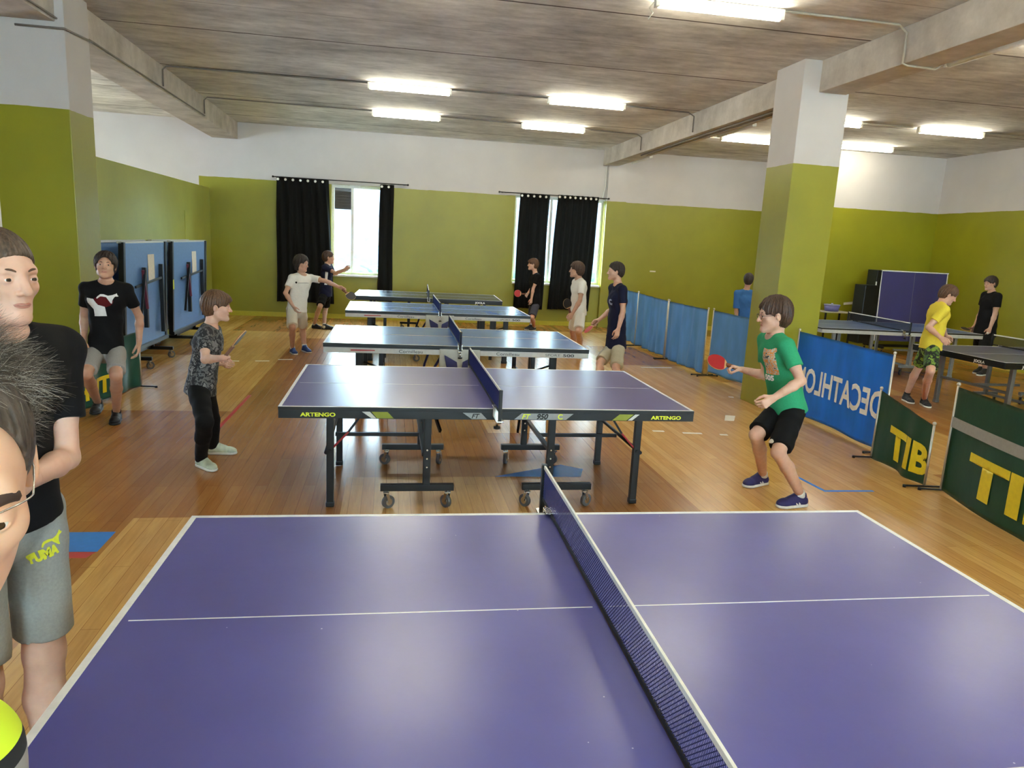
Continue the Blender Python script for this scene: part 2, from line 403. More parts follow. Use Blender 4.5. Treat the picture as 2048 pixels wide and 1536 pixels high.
conduit('dark conduit over the left pillar following the beam', [(-3.5, 7.905, 3.60), (-3.12, 7.905, 3.60), (-3.07, 7.90, 3.60), (-3.065, 7.95, 3.60), (-3.065, 8.54, 3.64), (-3.145, 8.60, 3.66)])
conduit('pale conduit linking the two far right lamps', [(5.2, 13.75, zc), (6.0, 13.4, zc), (9.9, 13.05, zc)], .009, CDW)
conduit('thin conduit along the ceiling over the far right lamp', [(7.35, 10.95, zc), (8.3, 10.95, zc), (11.0, 10.9, zc)], .009, CDW)
conduit('white cable hanging beside the right window from ceiling to curtain', [(4.79, 16.28, 3.64), (4.79, 16.27, 3.2), (4.74, 16.25, 2.95)], .012, mat('white_cable', (235, 232, 225), .5))
conduit('short loose wire dangling from the nearest lit lamp', [(2.21, 6.44, 3.93), (2.17, 6.43, 3.88), (2.20, 6.42, 3.84), (2.16, 6.41, 3.78)], .006, CDW)

# ------------------------------------------------------------------ curtains
CUR = mat('black_curtain_cloth', (24, 25, 24), .9, var=.15, nscale=60)
RNG = mat('eyelet_ring_and_light_spot', (240, 238, 230), .35); ROD = mat('dark_curtain_rod', (52, 48, 46), .4, .6)
def curtain(lb, x0, x1, zb, zt, folds, x0b=None, x1b=None):
    x0b = x0 if x0b is None else x0b; x1b = x1 if x1b is None else x1b
    def fn(b):
        NX, NZ = folds * 10, 28; g = []
        for j in range(NZ + 1):
            v = j / NZ; row = []
            for i in range(NX + 1):
                u = i / NX; a = x0b + (x0 - x0b) * v; c = x1b + (x1 - x1b) * v
                amp = .030 + .012 * math.sin(i * .37 + v * 3)
                x = a + (c - a) * u + .006 * math.sin(v * 7 + i)
                y = YF - .14 + amp * math.sin(u * folds * 2 * PI + .5 * math.sin(v * 2.2)) + .008 * math.sin(u * 23 + v * 5)
                z = zb + (zt - zb) * v + (.012 * math.sin(u * 5) if j == 0 else 0)
                row.append(b.verts.new((x, y, z)))
            g.append(row)
        for j in range(NZ):
            for i in range(NX): b.faces.new((g[j][i], g[j][i + 1], g[j + 1][i + 1], g[j + 1][i]))
        bmesh.ops.solidify(b, geom=b.faces[:], thickness=.003)
    o = one('curtain', fn, CUR, smooth=True); tag(o, lb, 'curtain', 'black window curtains')
    for k in range(folds):
        x = x0 + (x1 - x0) * (k + .25) / folds
        def rg(b):
            n = 16
            for s in range(n):
                t = 2 * PI * s / n; t2 = 2 * PI * (s + 1) / n
                tube(b, (x + .02 * math.cos(t), YF - .19, zt - .05 + .02 * math.sin(t)), (x + .02 * math.cos(t2), YF - .19, zt - .05 + .02 * math.sin(t2)), .008, n=6)
            tube(b, (x, YF - .188, zt - .05), (x, YF - .184, zt - .05), .019, n=12)  # pale disc in the hole paints the brightness showing through the eyelet
        one('eyelet_ring', rg, RNG, o)
    return o
curtain('wide black curtain at the left end of the left window, its hem near the floor', -2.38, -1.32, .34, 2.95, 7, -2.40, -1.20)
curtain('narrow bunched black curtain on the right side of the left window', -.24, .05, .42, 2.93, 2, -.28, .05)
curtain('narrower black curtain on the left half of the right window', 2.82, 3.50, .38, 2.93, 5, 2.78, 3.46)
curtain('broad black curtain on the right half of the right window', 3.68, 4.64, .38, 2.95, 8, 3.58, 4.56)
for a, c, z, lb in ((-2.45, .35, 2.95, 'thin dark curtain rod across the top of the left window'), (2.35, 4.86, 2.93, 'thin dark curtain rod across the top of the right window')):
    def rd(b):
        tube(b, (a, YF - .135, z), (c, YF - .135, z), .011)
        for x in (a, c): q = bmesh.ops.create_uvsphere(b, u_segments=10, v_segments=8, radius=.022, matrix=Matrix.Translation((x, YF - .135, z)))
    r_ = one('curtain_rod', rd, ROD, smooth=True); tag(r_, lb, 'curtain rod')
    for x in (a + .08, c - .08): one('rod_bracket', lambda b: bar(b, (x, YF - .135, z), (x, YF, z), .014, .02), ROD, r_)
# ------------------------------------------------------------------ table tennis tables
BLK = mat('black_powder_steel', (20, 19, 18), .38, .3, spec=.5); WHT = mat('white_line_paint', (236, 236, 232), .45)
CHR = mat('worn_chrome', (190, 186, 178), .25, .9); TYR = mat('grey_rubber_tyre', (92, 90, 88), .6); REDB = mat('red_strut', (170, 32, 36), .4)
YEL = mat('lime_yellow_print', (214, 222, 40), .5); GRYP = mat('grey_print', (140, 140, 138), .5); OLV = mat('olive_print', (134, 142, 36), .5)
def top_mat(name, rgb, r0=.26, r1=.34):
    t = NT(name); v = t.pos(); c = lin(rgb)
    n = t.noise(v, 2.2, 5)
    col = t.ramp(n, [(.3, tuple(x * .9 for x in c[:3])), (.7, tuple(x * 1.1 for x in c[:3]))])
    sp = t.new('ShaderNodeTexVoronoi', Scale=9.0); t.link(v, sp.inputs['Vector'])
    dot = t.math('LESS_THAN', sp.outputs['Distance'], .022)
    col = t.mix(dot, col, lin((190, 190, 215)))
    t.link(col, t.b.inputs['Base Color']); t.b.inputs['Roughness'].default_value = (r0 + r1) / 2
    t.b.inputs['Specular IOR Level'].default_value = 1.0
    (r0 > .2) and t.bump(t.noise(v, 38, 3, .5), .05, .004)
    return t.m
VIO = top_mat('violet_blue_table_paint', (90, 90, 162), .28, .30); VIO2 = top_mat('violet_blue_table_paint_glossier', (84, 80, 150), .27, .29); BLU = top_mat('bright_blue_table_paint', (62, 112, 188), .24, .26)
DRK = top_mat('charcoal_blue_table_paint', (52, 62, 84), .2, .3); SLT = top_mat('slate_table_paint', (72, 74, 104), .25, .35); GRB = top_mat('greyish_blue_table_paint', (58, 82, 134), .25, .35)
SIL = mat('pale_grey_apron', (196, 196, 190), .4); NVY = mat('navy_bracket_plastic', (34, 34, 96), .45)
NETB = mat('blue_net_thread', (30, 36, 100), .7); NETK = mat('dark_net_thread', (34, 38, 44), .7); BAND = mat('black_net_band', (14, 14, 24), .7)
TAPE = mat('white_net_tape', (238, 238, 228), .7)
def wheel(parent, x, y, zt, yaw, wm=TYR, r=.05):
    def fn(b):
        c = Vector((x + .018 * math.cos(yaw), y + .018 * math.sin(yaw), r)); a = Vector((-math.sin(yaw), math.cos(yaw), 0))
        tube(b, c - a * .013, c + a * .013, r, n=24, mi=0)
        tube(b, c - a * .0145, c + a * .0145, r * .55, n=16, mi=1)
        for s in (-1, 1): bar(b, c + a * s * .020, Vector((x, y, zt - .02)) + a * s * .018, .004, .022, 1)
        bx(b, (x, y, zt - .014), (.04, .044, .008), 1); tube(b, (x, y, zt - .012), (x, y, zt), .009, mi=1)
    return one('wheel', fn, [wm, CHR], parent)
NET_CACHE = {}
def net(parent, thread, posts=BLK, over=.1525, clamp=CHR):
    L = .7625 + over - .012; h0, h1 = .762, .9125
    def threads(b):
        if 'n' in NET_CACHE: b.from_mesh(NET_CACHE['n']); return
        zt, zb = h1 - .012, h0 + .012; H = zt - zb; st = .0125
        nb = int(2 * L / st)
        for i in range(-int(H / st), nb + 1):
            for s in (1, -1):
                ya = -L + i * st if s == 1 else -L + i * st + H; yb = ya + s * H; za, zc_ = zb, zt
                if ya > yb: ya, yb, za, zc_ = yb, ya, zc_, za
                if yb <= -L or ya >= L: continue
                sl = (zc_ - za) / (yb - ya)
                if ya < -L: za += sl * (-L - ya); ya = -L
                if yb > L: zc_ += sl * (L - yb); yb = L
                if yb - ya < .004: continue
                x = .0009 * s; a = Vector((x, ya, za)); c = Vector((x, yb, zc_)); d = (c - a).normalized(); q = Vector((0, -d.z, d.y)) * .0011
                v = [b.verts.new(p) for p in (a - q, c - q, c + q, a + q)]; v2 = [b.verts.new(p.co + Vector((.0012, 0, 0))) for p in v]
                b.faces.new(v[::-1]); b.faces.new(v2)
                for k in range(4): b.faces.new((v[k], v[(k + 1) % 4], v2[(k + 1) % 4], v2[k]))
    root = one('net', threads, thread, parent)
    if 'n' not in NET_CACHE: NET_CACHE['n'] = root.data
    one('net_tape', lambda b: bx(b, (0, 0, h1 - .006), (.008, 2 * L, .015), 0, .001), TAPE, root)
    one('net_band', lambda b: bx(b, (0, 0, h0 + .006), (.005, 2 * L, .014), 0, .001), BAND, root)
    for s in (-1, 1):
        def pf(b):
            y = s * (.7625 + over)
            bx(b, (0, y, (.70 + .918) / 2), (.022, .022, .918 - .70), 0, .004)
            bx(b, (0, s * (.7625 + over / 2), .712), (.05, over + .03, .012), 1, .003)
            bx(b, (0, s * .745, .775), (.05, .07, .006), 1, .002); bx(b, (0, s * .772, .74), (.05, .01, .07), 1, .002)
            tube(b, (0, s * (.7625 + .05), .706), (0, s * (.7625 + .05), .655), .007, mi=1); tube(b, (0, s * (.7625 + .05), .655), (0, s * (.7625 + .05), .640), .022, mi=0)
        one('net_post', pf, [posts, clamp], root)
    return root
def top_half(parent, s, m, th=.022, line=.02):
    side = BLK
    x0, x1 = (-1.37, -.004) if s < 0 else (.004, 1.37)
    def fn(b):
        bx(b, ((x0 + x1) / 2, 0, .76 - th / 2), (x1 - x0, 1.525, th), 0, .0012)
        b.normal_update()
        for f in b.faces:
            if abs(f.normal.z) < .5: f.material_index = 2
        z = .7603; e = .0007
        for (cx, cy, sx, sy) in (((x0 + x1) / 2, .7625 - line / 2, x1 - x0, line), ((x0 + x1) / 2, -.7625 + line / 2, x1 - x0, line), (s * (1.37 - line / 2), 0, line, 1.525 - 2 * line), ((x0 + x1) / 2 - s * .01, 0, x1 - x0 - .06, .0045)):
            bx(b, (cx, cy, z), (sx, sy, e), 1)
    return one('tabletop', fn, [m, WHT, side], parent)
def apron(parent, m, th, h, inset=.0):
    def fn(b):
        zt = .76 - th; X = 1.37 - inset; Y = .7625 - inset
        for s in (-1, 1):
            for q in (-1, 1): bx(b, (q * (X + .01) / 2, s * (Y - .012), zt - h / 2), (X - .012, .024, h), 0, .002)
            bx(b, (s * (X - .012), 0, zt - h / 2), (.024, 2 * Y - .05, h), 0, .002)
    return one('apron', fn, m, parent)
def print_on(parent, name, txt, m, size, x, z, y=-.7635, bold=.0, width=None, shear=0):
    bm = text_bm(txt, size, .0006, bold, shear, width); place(bm, (x, y, z), (1, 0, 0), (0, 0, 1)); return mesh_obj(name, bm, m, parent)
def quad_print(parent, m, pts, y=-.7632):
    def fn(b):
        f = [b.verts.new((p[0], y, p[1])) for p in pts]; g = [b.verts.new((p[0], y + .0012, p[1])) for p in pts]
        b.faces.new(f); b.faces.new(g[::-1])
        for k in range(len(f)): b.faces.new((f[k], g[k], g[(k + 1) % len(f)], f[(k + 1) % len(f)]))
        bmesh.ops.recalc_face_normals(b, faces=b.faces[:])
    return one('stripe_print', fn, m, parent)
def violet_table(center, rz, label, group=None, VIO=None):
    t = empty('table_tennis_table', center, rz, label, 'table', group)
    for s in (-1, 1): top_half(t, s, VIO)
    ap = apron(t, BLK, .022, .052)
    za = .711
    for x, s in ((-1.13, 1), (1.17, 1)): print_on(ap, 'lettering', 'ARTENGO', YEL, .034, x, za, bold=.0012, width=.215)
    quad_print(ap, SIL, [(-.86, .732), (-.81, .732), (-.77, .69), (-.80, .69)]); quad_print(ap, OLV, [(-.80, .732), (-.70, .732), (-.66, .69), (-.765, .69)])
    quad_print(ap, OLV, [(.79, .69), (.89, .69), (.94, .732), (.84, .732)]); quad_print(ap, SIL, [(.90, .69), (.93, .69), (.98, .732), (.95, .732)])
    quad_print(ap, GRYP, [(.12, .69), (.47, .69), (.52, .732), (.17, .732)]); quad_print(ap, GRYP, [(-.22, .732), (-.10, .732), (-.06, .69), (-.16, .69)])
    print_on(ap, 'lettering', 'FT', YEL, .046, .20, za, y=-.7645, bold=.001, shear=.3); print_on(ap, 'lettering', '950', BLK, .050, .31, za, y=-.7645, bold=.002, shear=.3); print_on(ap, 'lettering', 'C', YEL, .048, .43, za, y=-.7645, bold=.0015)
    print_on(ap, 'lettering', 'FT', BLK, .042, -.135, za, y=-.7645, bold=.001, shear=.3)
    for s in (-1, 1):
        for q in (-1, 1):
            lx, ly = s * 1.075, (-.50 if q < 0 else .42)
            def lg(b): bx(b, (lx, ly, .355), (.048, .04, .69), 0, .003); bx(b, (lx, ly, .022), (.056, .048, .034), 0, .006)
            one('leg', lg, BLK, t)
            def st(b):
                bar(b, (lx, ly - q * .0, .40), (lx - s * .12, ly, .53), .02, .012, 1); bar(b, (lx - s * .12, ly, .53), (lx - s * .24, ly, .70), .02, .014, 0)
                tube(b, (lx, ly - .03, .40), (lx, ly + .03, .40), .012, mi=0)
            one('folding_strut', st, [BLK, REDB], t)
        def cb(b):
            tube(b, (s * 1.10, -.52, .39), (s * 1.10, .44, .39), .014)
            bar(b, (s * 1.075, -.03, .385), (s * .45, -.03, .385), .03, .025); bar(b, (s * .45, -.55, .385), (s * .45, .47, .385), .03, .025)
        one('cross_bar', cb, BLK, t)
        for y, zb_ in ((-.545, .16), (.44, .16)):
            def tr(b):
                bx(b, (s * .43, y, .42), (.05, .035, .56), 0, .003); bx(b, (s * .49, y, .152), (.50, .045, .045), 0, .004)
                for z in (.30, .36, .42): tube(b, (s * .43, y - .022, z), (s * .43, y - .016, z), .006, mi=1)
                if y > 0: bar(b, (s * .42, y, .70), (s * .30, y - .4, .39), .018, .03)
            one('trolley_frame', tr, [BLK, CHR], t)
            for k in (0, 1): wheel(t, s * (.49 + (k - .5) * .42), y, .13, (2.2, .6, 1.2, 2.6)[(k + (2 if y > 0 else 0)) % 4], r=.045)
    net(t, NETB)
    return t
violet_table((-.727 + 1.37, 1.933 - .0196, 0), -.0143, 'large violet-blue table nearest the camera, filling the bottom of the photo', VIO=VIO)
violet_table((.700, 5.261, 0), 0, 'violet-blue table with black apron and yellow lettering, behind the nearest table', VIO=VIO2)
def blue_table(center, rz, label):
    t = empty('table_tennis_table', center, rz, label, 'table', 'bright blue tables with pale aprons')
    for s in (-1, 1): top_half(t, s, BLU, .022, .018)
    one('edge_strip', lambda b: [bx(b, (0, s * .758, .728), (2.74, .012, .018), 0, .001) for s in (-1, 1)], BLK, t)
    ap = apron(t, SIL, .04, .055, .002)
    K = mat('dark_print', (40, 40, 44), .5)
    print_on(ap, 'lettering', 'Cornilleau', K, .045, -.50, .692, y=-.7622, width=.24); print_on(ap, 'lettering', 'Cornilleau', K, .045, .50, .692, y=-.7622, width=.24)
    print_on(ap, 'lettering', 'SPORT', mat('grey_dark_print', (90, 90, 92), .5), .035, .98, .692, y=-.7622, width=.16); print_on(ap, 'lettering', '500', K, .04, 1.15, .692, y=-.7622, bold=.001, width=.12)
    quad_print(ap, REDB, [(-1.10, .685), (-.86, .690), (-.86, .700), (-1.10, .700)], y=-.7618)
    for s in (-1, 1):
        for q in (-1, 1):
            one('leg', lambda b: (bx(b, (s * 1.02, q * .60, .34), (.075, .05, .68), 0, .006), bx(b, (s * 1.02, q * .60, .02), (.09, .06, .04), 0, .008)), BLK, t)
        def fr(b):
            bx(b, (s * .80, -.60, .36), (.045, .04, .62), 0, .004); bx(b, (s * .80, .60, .36), (.045, .04, .62), 0, .004)
            tube(b, (s * .98, -.60, .55), (s * .36, -.56, .32), .010); bar(b, (s * .80, -.6, .33), (s * .80, .6, .33), .03, .03)
        one('cross_bar', fr, BLK, t)
        def arm(b):
            path_tube(b, [(s * .16, -.60, .66), (s * .24, -.60, .52), (s * .30, -.60, .34), (s * .34, -.60, .13)], .014)
            path_tube(b, [(s * .16, .60, .66), (s * .24, .60, .52), (s * .30, .60, .34), (s * .34, .60, .13)], .014)
            tube(b, (s * .34, -.62, .125), (s * .34, .62, .125), .014)
        one('trolley_frame', arm, NVY, t, True)
        for y in (-.60, .60): wheel(t, s * .34, y, .12, .4, r=.05)
    def br(b):
        bx(b, (0, -.775, .60), (.42, .012, .26), 1, .01)
        for s in (-1, 1):
            pts = [(s * .16, .67), (s * .03, .60), (s * .02, .53), (s * .07, .47), (s * .13, .52)]
            f = [b.verts.new((p[0], -.797, p[1])) for p in pts]; g = [b.verts.new((p[0], -.781, p[1])) for p in pts]
            b.faces.new(f); b.faces.new(g[::-1])
            for k in range(5): b.faces.new((f[k], g[k], g[(k + 1) % 5], f[(k + 1) % 5]))
        bmesh.ops.recalc_face_normals(b, faces=b.faces[:])
    one('centre_bracket', br, [NVY, mat('pale_panel', (184, 186, 176), .5)], t)
    net(t, NETB, over=.06)
    return t
blue_table((-.6406 + 1.37, 7.2885 + .7625 - .011, 0), -.0083, 'bright blue table with pale apron, third table from the camera')
blue_table((-.635 + 1.37, 10.6125 + .7625 + .009, 0), .0067, 'bright blue table with pale apron, fourth from the camera, second from the far wall')
def dark_table(center, rz, label, m=DRK, txt_x=(1.12,), txt='JOOLA', th=.03, legs=BLK, thread=NETK, group=None, apr=BLK):
    t = empty('table_tennis_table', center, rz, label, 'table', group)
    for s in (-1, 1): top_half(t, s, m, .022, .018)
    ap = apron(t, apr, .022, .055, .003)
    for x in txt_x: print_on(ap, 'lettering', txt, WHT, .045, x, .708, y=-.7625, bold=.002, width=.19)
    bmx = text_bm(txt, .045, .0006, .002, 0, .17)
    place(bmx, (-1.3695, -.38, .708), (0, -1, 0), (0, 0, 1)); mesh_obj('lettering', bmx, WHT, ap)
    for s in (-1, 1):
        for q in (-1, 1): one('leg', lambda b: (bx(b, (s * 1.05, q * .56, .34), (.05, .05, .68), 0, .004), bx(b, (s * 1.05, q * .56, .02), (.06, .06, .04), 0, .008)), legs, t)
        one('cross_bar', lambda b: (bar(b, (s * 1.05, -.56, .36), (s * 1.05, .56, .36), .03, .03), bar(b, (s * 1.05, 0, .36), (s * .36, 0, .36), .03, .03)), legs, t)
        def tr(b):
            bar(b, (s * .36, -.5, .15), (s * .36, .5, .15), .03, .03)
            for y in (-.5, .5): bx(b, (s * .36, y, .42), (.045, .04, .52), 0, .003); bx(b, (s * .36, y, .15), (.36, .04, .04), 0, .003)
        one('trolley_frame', tr, legs, t)
        for y in (-.5, .5):
            for k in (-1, 1): wheel(t, s * .36 + k * .15, y, .13, .7, r=.05, wm=BLK)
    net(t, thread)
    return t
dark_table((-.6359 + 1.37, 13.30 + .7625 - .03, 0), -.0357, 'dark table with black apron, farthest of the row, against the far wall windows', txt_x=(.95,))
dark_table((8.40, 7.87, 0), 0.0, 'slate-topped table with black apron at the right edge of the photo, behind the green barriers', m=SLT, txt_x=(-1.05,), legs=mat('grey_steel', (116, 112, 106), .45, .4))
dark_table((8.22, 11.02, 0), -.085, 'greyish blue table with pale frame behind the boy in the yellow shirt', m=GRB, txt_x=(), legs=mat('silver_steel', (150, 152, 150), .4, .5), apr=SIL)

# folded tables
PAPER = mat('notice_paper', (222, 214, 196), .8)
def folded(x, y0, y1, label, lime=False):
    """two table halves folded upright on a trolley, playing faces outward, seen from inside the hall"""
    cy = (y0 + y1) / 2; L = y1 - y0
    t = empty('folded_table', (x, cy, 0), 0, label, 'folded table')
    UB = mat('underside_blue_board', (92, 132, 186), .4)
    for k, dx in ((0, -.16), (1, .10)):
        M = Matrix.Rotation((-.03, .03)[k], 3, 'Y')
        one('table_half', lambda b: bx(b, (dx, 0, .92), (.022, L - .08, 1.34), 0, .002, M), UB, t)
        def fr(b):
            for s in (-1, 1): bx(b, (dx + .0, s * (L / 2 - .03), .92), (.062, .06, 1.37), 0, .004, M)
            bx(b, (dx, 0, 1.60), (.055, L, .03), 1, .004, M); bx(b, (dx, 0, .255), (.055, L, .05), 0, .004, M)
        one('half_frame', fr, [BLK, SIL], t)
    def mech(b):
        bar(b, (.145, -L * .08, .5), (.145, -L * .08, 1.28), .05, .05); bar(b, (.145, L * .33, .36), (.145, L * .33, 1.30), .05, .05)
        bar(b, (.15, -L * .3, 1.05), (.15, L * .36, 1.12), .02, .03); bar(b, (.16, -L * .25, .55), (.18, -L * .13, 1.25), .03, .02)
    one('folding_leg', mech, BLK, t)
    one('folding_strut', lambda b: bar(b, (.175, -L * .10, .75), (.16, -L * .14, 1.25), .03, .03), mat('maroon_strut', (96, 24, 44), .5), t)
    one('notice', lambda b: bx(b, (.128, L * .12, 1.27), (.002, .26, .34)), PAPER, t)
    def tr(b):
        for s in (-1, 1):
            bx(b, (-.02, s * L * .27, .14), (.62, .045, .045), 0, .004); bx(b, (.02, s * L * .27, .34), (.045, .045, .42), 0, .004)
        bar(b, (-.02, -L * .27, .16), (-.02, L * .27, .16), .04, .04)
        if lime:
            pass
    one('trolley_frame', tr, BLK, t)
    for s in (-1, 1):
        for dx in (-.27, .25): wheel(t, dx, s * L * .27, .12, .9, r=.05)
    if lime:
        quad = one('stripe_print', lambda b: (bx(b, (.134, -L / 2 + .031, 1.36), (.004, .05, .2)), bx(b, (.134, -L / 2 + .031, .98), (.004, .05, .14))), YEL, t)
    return t
folded(-3.28, 9.32, 11.02, 'folded upright blue table nearer the camera, behind the walking boy in black')
folded(-3.28, 11.30, 13.30, 'folded upright blue table farther along the left wall, with lime marks on its edge', True)
# purple folded table seen face on in the far right corner
t = empty('folded_table', (10.36, 12.95, 0), 0, 'folded upright purple-blue table facing the hall in the far right corner', 'folded table')
PUR = top_mat('purple_blue_table_paint', (52, 46, 112), .35, .5)
def pf(b):
    M = Matrix.Rotation(-.05, 3, 'X')
    bx(b, (0, 0, .98), (1.5, .022, 1.40), 0, .001, M)
    for s in (-1, 1): bx(b, (s * .74, -.0135, .98), (.022, .003, 1.40), 1, 0, M)
    bx(b, (0, .022, 1.672), (1.5, .03, .022), 1); bx(b, (0, -.0135, .98), (.005, .003, 1.36), 2, 0, M)
one('table_half', pf, [PUR, WHT, GRYP], t)
one('table_half', lambda b: bx(b, (-.06, .30, .96), (1.5, .022, 1.38), 0, .002, Matrix.Rotation(.05, 3, 'X')), PUR, t)
one('half_frame', lambda b: (bx(b, (-.80, .15, 1.0), (.10, .30, 1.36), 0, .01), bx(b, (-.98, .10, .80), (.28, .34, 1.16), 0, .02), bx(b, (-.86, -.02, 1.30), (.02, .02, .30), 1, .004)), [BLK, SIL], t)
one('trolley_frame', lambda b: (bx(b, (0, .15, .16), (1.3, .05, .05), 0, .004), bx(b, (-.6, .15, .16), (.05, .6, .05), 0, .004), bx(b, (.6, .15, .16), (.05, .6, .05), 0, .004)), BLK, t)
for s in (-1, 1):
    for dy in (-.12, .42): wheel(t, s * .6, dy, .135, .8, r=.055, wm=BLK)
# side table with a scoring box by the corner
t = empty('side_table', (8.86, 13.25, 0), 0, 'small dark side table against the green wall behind the greyish blue table', 'side table')
one('table_top', lambda b: bx(b, (0, 0, .80), (.62, .45, .02), 0, .004), mat('pale_laminate', (170, 168, 150), .5), t)
for s in (-1, 1):
    for q in (-1, 1): one('leg', lambda b: bx(b, (s * .28, q * .19, .395), (.03, .03, .79), 0, .003), BLK, t)
t = empty('storage_tub', (8.82, 13.25, .811), 0, 'small violet tub with a pale lid on the side table by the green wall', 'tub')
one('tub_body', lambda b: tube(b, (0, 0, 0), (0, 0, .12), .13, .15, n=24), mat('violet_plastic', (110, 108, 160), .4), t)
one('tub_lid', lambda b: (tube(b, (0, 0, .12), (0, 0, .135), .155, n=24), tube(b, (0, 0, .135), (0, 0, .16), .02, n=12)), mat('pale_violet_plastic', (150, 150, 186), .4), t)
tag(one('wall_notice', lambda b: bx(b, (9.52, 13.745, .95), (.22, .006, .05), 0, 0, Matrix.Rotation(-.12, 3, 'Y')), PAPER), 'small pale sticker on the green wall left of the upright purple table', 'sticker')
tag(one('wall_notice', lambda b: bx(b, (6.1, YF - .005, 1.35), (.14, .008, .03)), PAPER), 'small white sticker on the green far wall above the blue barriers', 'sticker')

# ------------------------------------------------------------------ barriers
def cloth_mat(name, rgb, rough=.6, sheen=0):
    t = NT(name); v = t.pos(scale=(1, 1, .3)); c = lin(rgb); n = t.noise(v, 5, 5)
    t.link(t.ramp(n, [(.3, tuple(x * .85 for x in c[:3])), (.7, tuple(min(1, x * 1.12) for x in c[:3]))]), t.b.inputs['Base Color']); t.b.inputs['Roughness'].default_value = rough
    t.bump(t.noise(t.pos(), 14, 4), .15, .01); return t.m
BCL = cloth_mat('blue_barrier_cloth', (120, 176, 234)); DEC = cloth_mat('bright_blue_vinyl', (46, 142, 242), .4); GRN = cloth_mat('dark_green_vinyl', (34, 88, 62), .32)
POST = mat('barrier_post_steel', (196, 190, 178), .35, .6)
def sheet(p0, p1, zt0, zt1, zb, fold_amp, folds, sag=0, bsag=0, seed=0, th=.004):
    p0 = Vector((p0[0], p0[1], 0)); p1 = Vector((p1[0], p1[1], 0)); d = p1 - p0; L = d.length; d.normalize(); nn = Vector((d.y, -d.x, 0))
    r = random.Random(seed); ph = [r.uniform(0, 6.3) for _ in range(8)]
    def S(u, v):
        zt = zt0 + (zt1 - zt0) * u - sag * math.sin(PI * u) * 1.0
        zb_ = zb + bsag * math.sin(PI * u) + .008 * math.sin(9 * u + ph[0])
        w = fold_amp * (math.sin(u * folds * 2 * PI + ph[1] + .8 * math.sin(v * 2 + ph[2])) + .6 * math.sin(u * folds * 4.7 + ph[3] + v * 1.5) + .35 * math.sin(u * folds * 11 + ph[4] - v * 2)) * (.35 + .65 * (1 - v))
        w *= math.sin(PI * min(1, max(0, u))) ** .3 if 0 < u < 1 else 0
        return p0 + d * (L * u) + nn * w + Vector((0, 0, zb_ + (zt - zb_) * v))
    return S, nn, L, d
def barrier(label, cat_mat, p0, p1, zt0, zt1, zb, amp=.02, folds=4, sag=0, bsag=0, seed=0, group=None, text=None, posts=(1, 1), feet=True, strip=None, name='barrier'):
    S, nn, L, d = sheet(p0, p1, zt0, zt1, zb, amp, folds, sag, bsag, seed)
    t = empty(name, (p0[0], p0[1], 0), 0, label, 'barrier', group)
    O = Vector((p0[0], p0[1], 0))
    def fn(b):
        NX, NZ = 70, 26
        g = [[b.verts.new(S(i / NX, j / NZ) - O) for i in range(NX + 1)] for j in range(NZ + 1)]
        for j in range(NZ):
            for i in range(NX): b.faces.new((g[j][i], g[j][i + 1], g[j + 1][i + 1], g[j + 1][i]))
        bmesh.ops.solidify(b, geom=b.faces[:], thickness=.004)
    cl = one('barrier_cloth', fn, cat_mat, t, True)
    if text:
        txt, u0, u1, v0, v1, m, mirror, bold, side = text
        bm = text_bm(txt, .5, .0, bold, 0, None, mirror)
        bmesh.ops.triangulate(bm, faces=bm.faces[:])
        for _ in range(4):
            bmesh.ops.subdivide_edges(bm, edges=[e for e in bm.edges if e.calc_length() > .045], cuts=1); bmesh.ops.triangulate(bm, faces=bm.faces[:])
        xs = [v.co.x for v in bm.verts]; ys = [v.co.y for v in bm.verts]; a, c, e, f = min(xs), max(xs), min(ys), max(ys)
        for v in bm.verts:
            u = u0 + (u1 - u0) * (v.co.x - a) / (c - a); w = v0 + (v1 - v0) * (v.co.y - e) / (f - e)
            v.co = S(u, w) + nn * side * .006 - O
        bmesh.ops.recalc_face_normals(bm, faces=bm.faces[:])
        mesh_obj('lettering', bm, m, cl)
    if strip:
        m, v0, v1, u0, u1 = strip
        def sf(b):
            NX = 60; g = [[b.verts.new(S(u0 + (u1 - u0) * i / NX, v0 + (v1 - v0) * j / 3) - O + nn * .007 * (1 if nn.x < 0 else -1)) for i in range(NX + 1)] for j in range(4)]
            for j in range(3):
                for i in range(NX): b.faces.new((g[j][i], g[j][i + 1], g[j + 1][i + 1], g[j + 1][i]))
        one('tape_strip', sf, m, cl, True)
    for k, (P, zt) in enumerate(((Vector(p0), zt0), (Vector(p1), zt1))):
        if not posts[k]: continue
        q = Vector((P.x, P.y, 0)) - O
        def ps(b):
            tube(b, q + Vector((0, 0, .02)), q + Vector((0, 0, zt + .02)), .010); bmesh.ops.create_uvsphere(b, u_segments=10, v_segments=8, radius=.016, matrix=Matrix.Translation(q + Vector((0, 0, zt + .02))))
            bar(b, q + nn * .17 + Vector((0, 0, .014)), q - nn * .17 + Vector((0, 0, .014)), .02, .012, 1)
            for s in (-1, 1): tube(b, q + nn * s * .17 + Vector((0, 0, 0.001)), q + nn * s * .17 + Vector((0, 0, .022)), .014, mi=1)
        one('barrier_post', ps, [POST, BLK], t, True)
    return t
G1 = 'plain blue cloth barriers'
barrier('plain blue cloth barrier farthest away, beside the boy in navy', BCL, (4.74, 14.6), (4.70, 13.2), 1.02, 1.02, .03, .03, 4, seed=1, group=G1)
barrier('plain blue cloth barrier between the farthest one and the middle', BCL, (4.68, 13.12), (4.68, 11.62), 1.02, 1.0, .04, .03, 4, seed=2, group=G1)
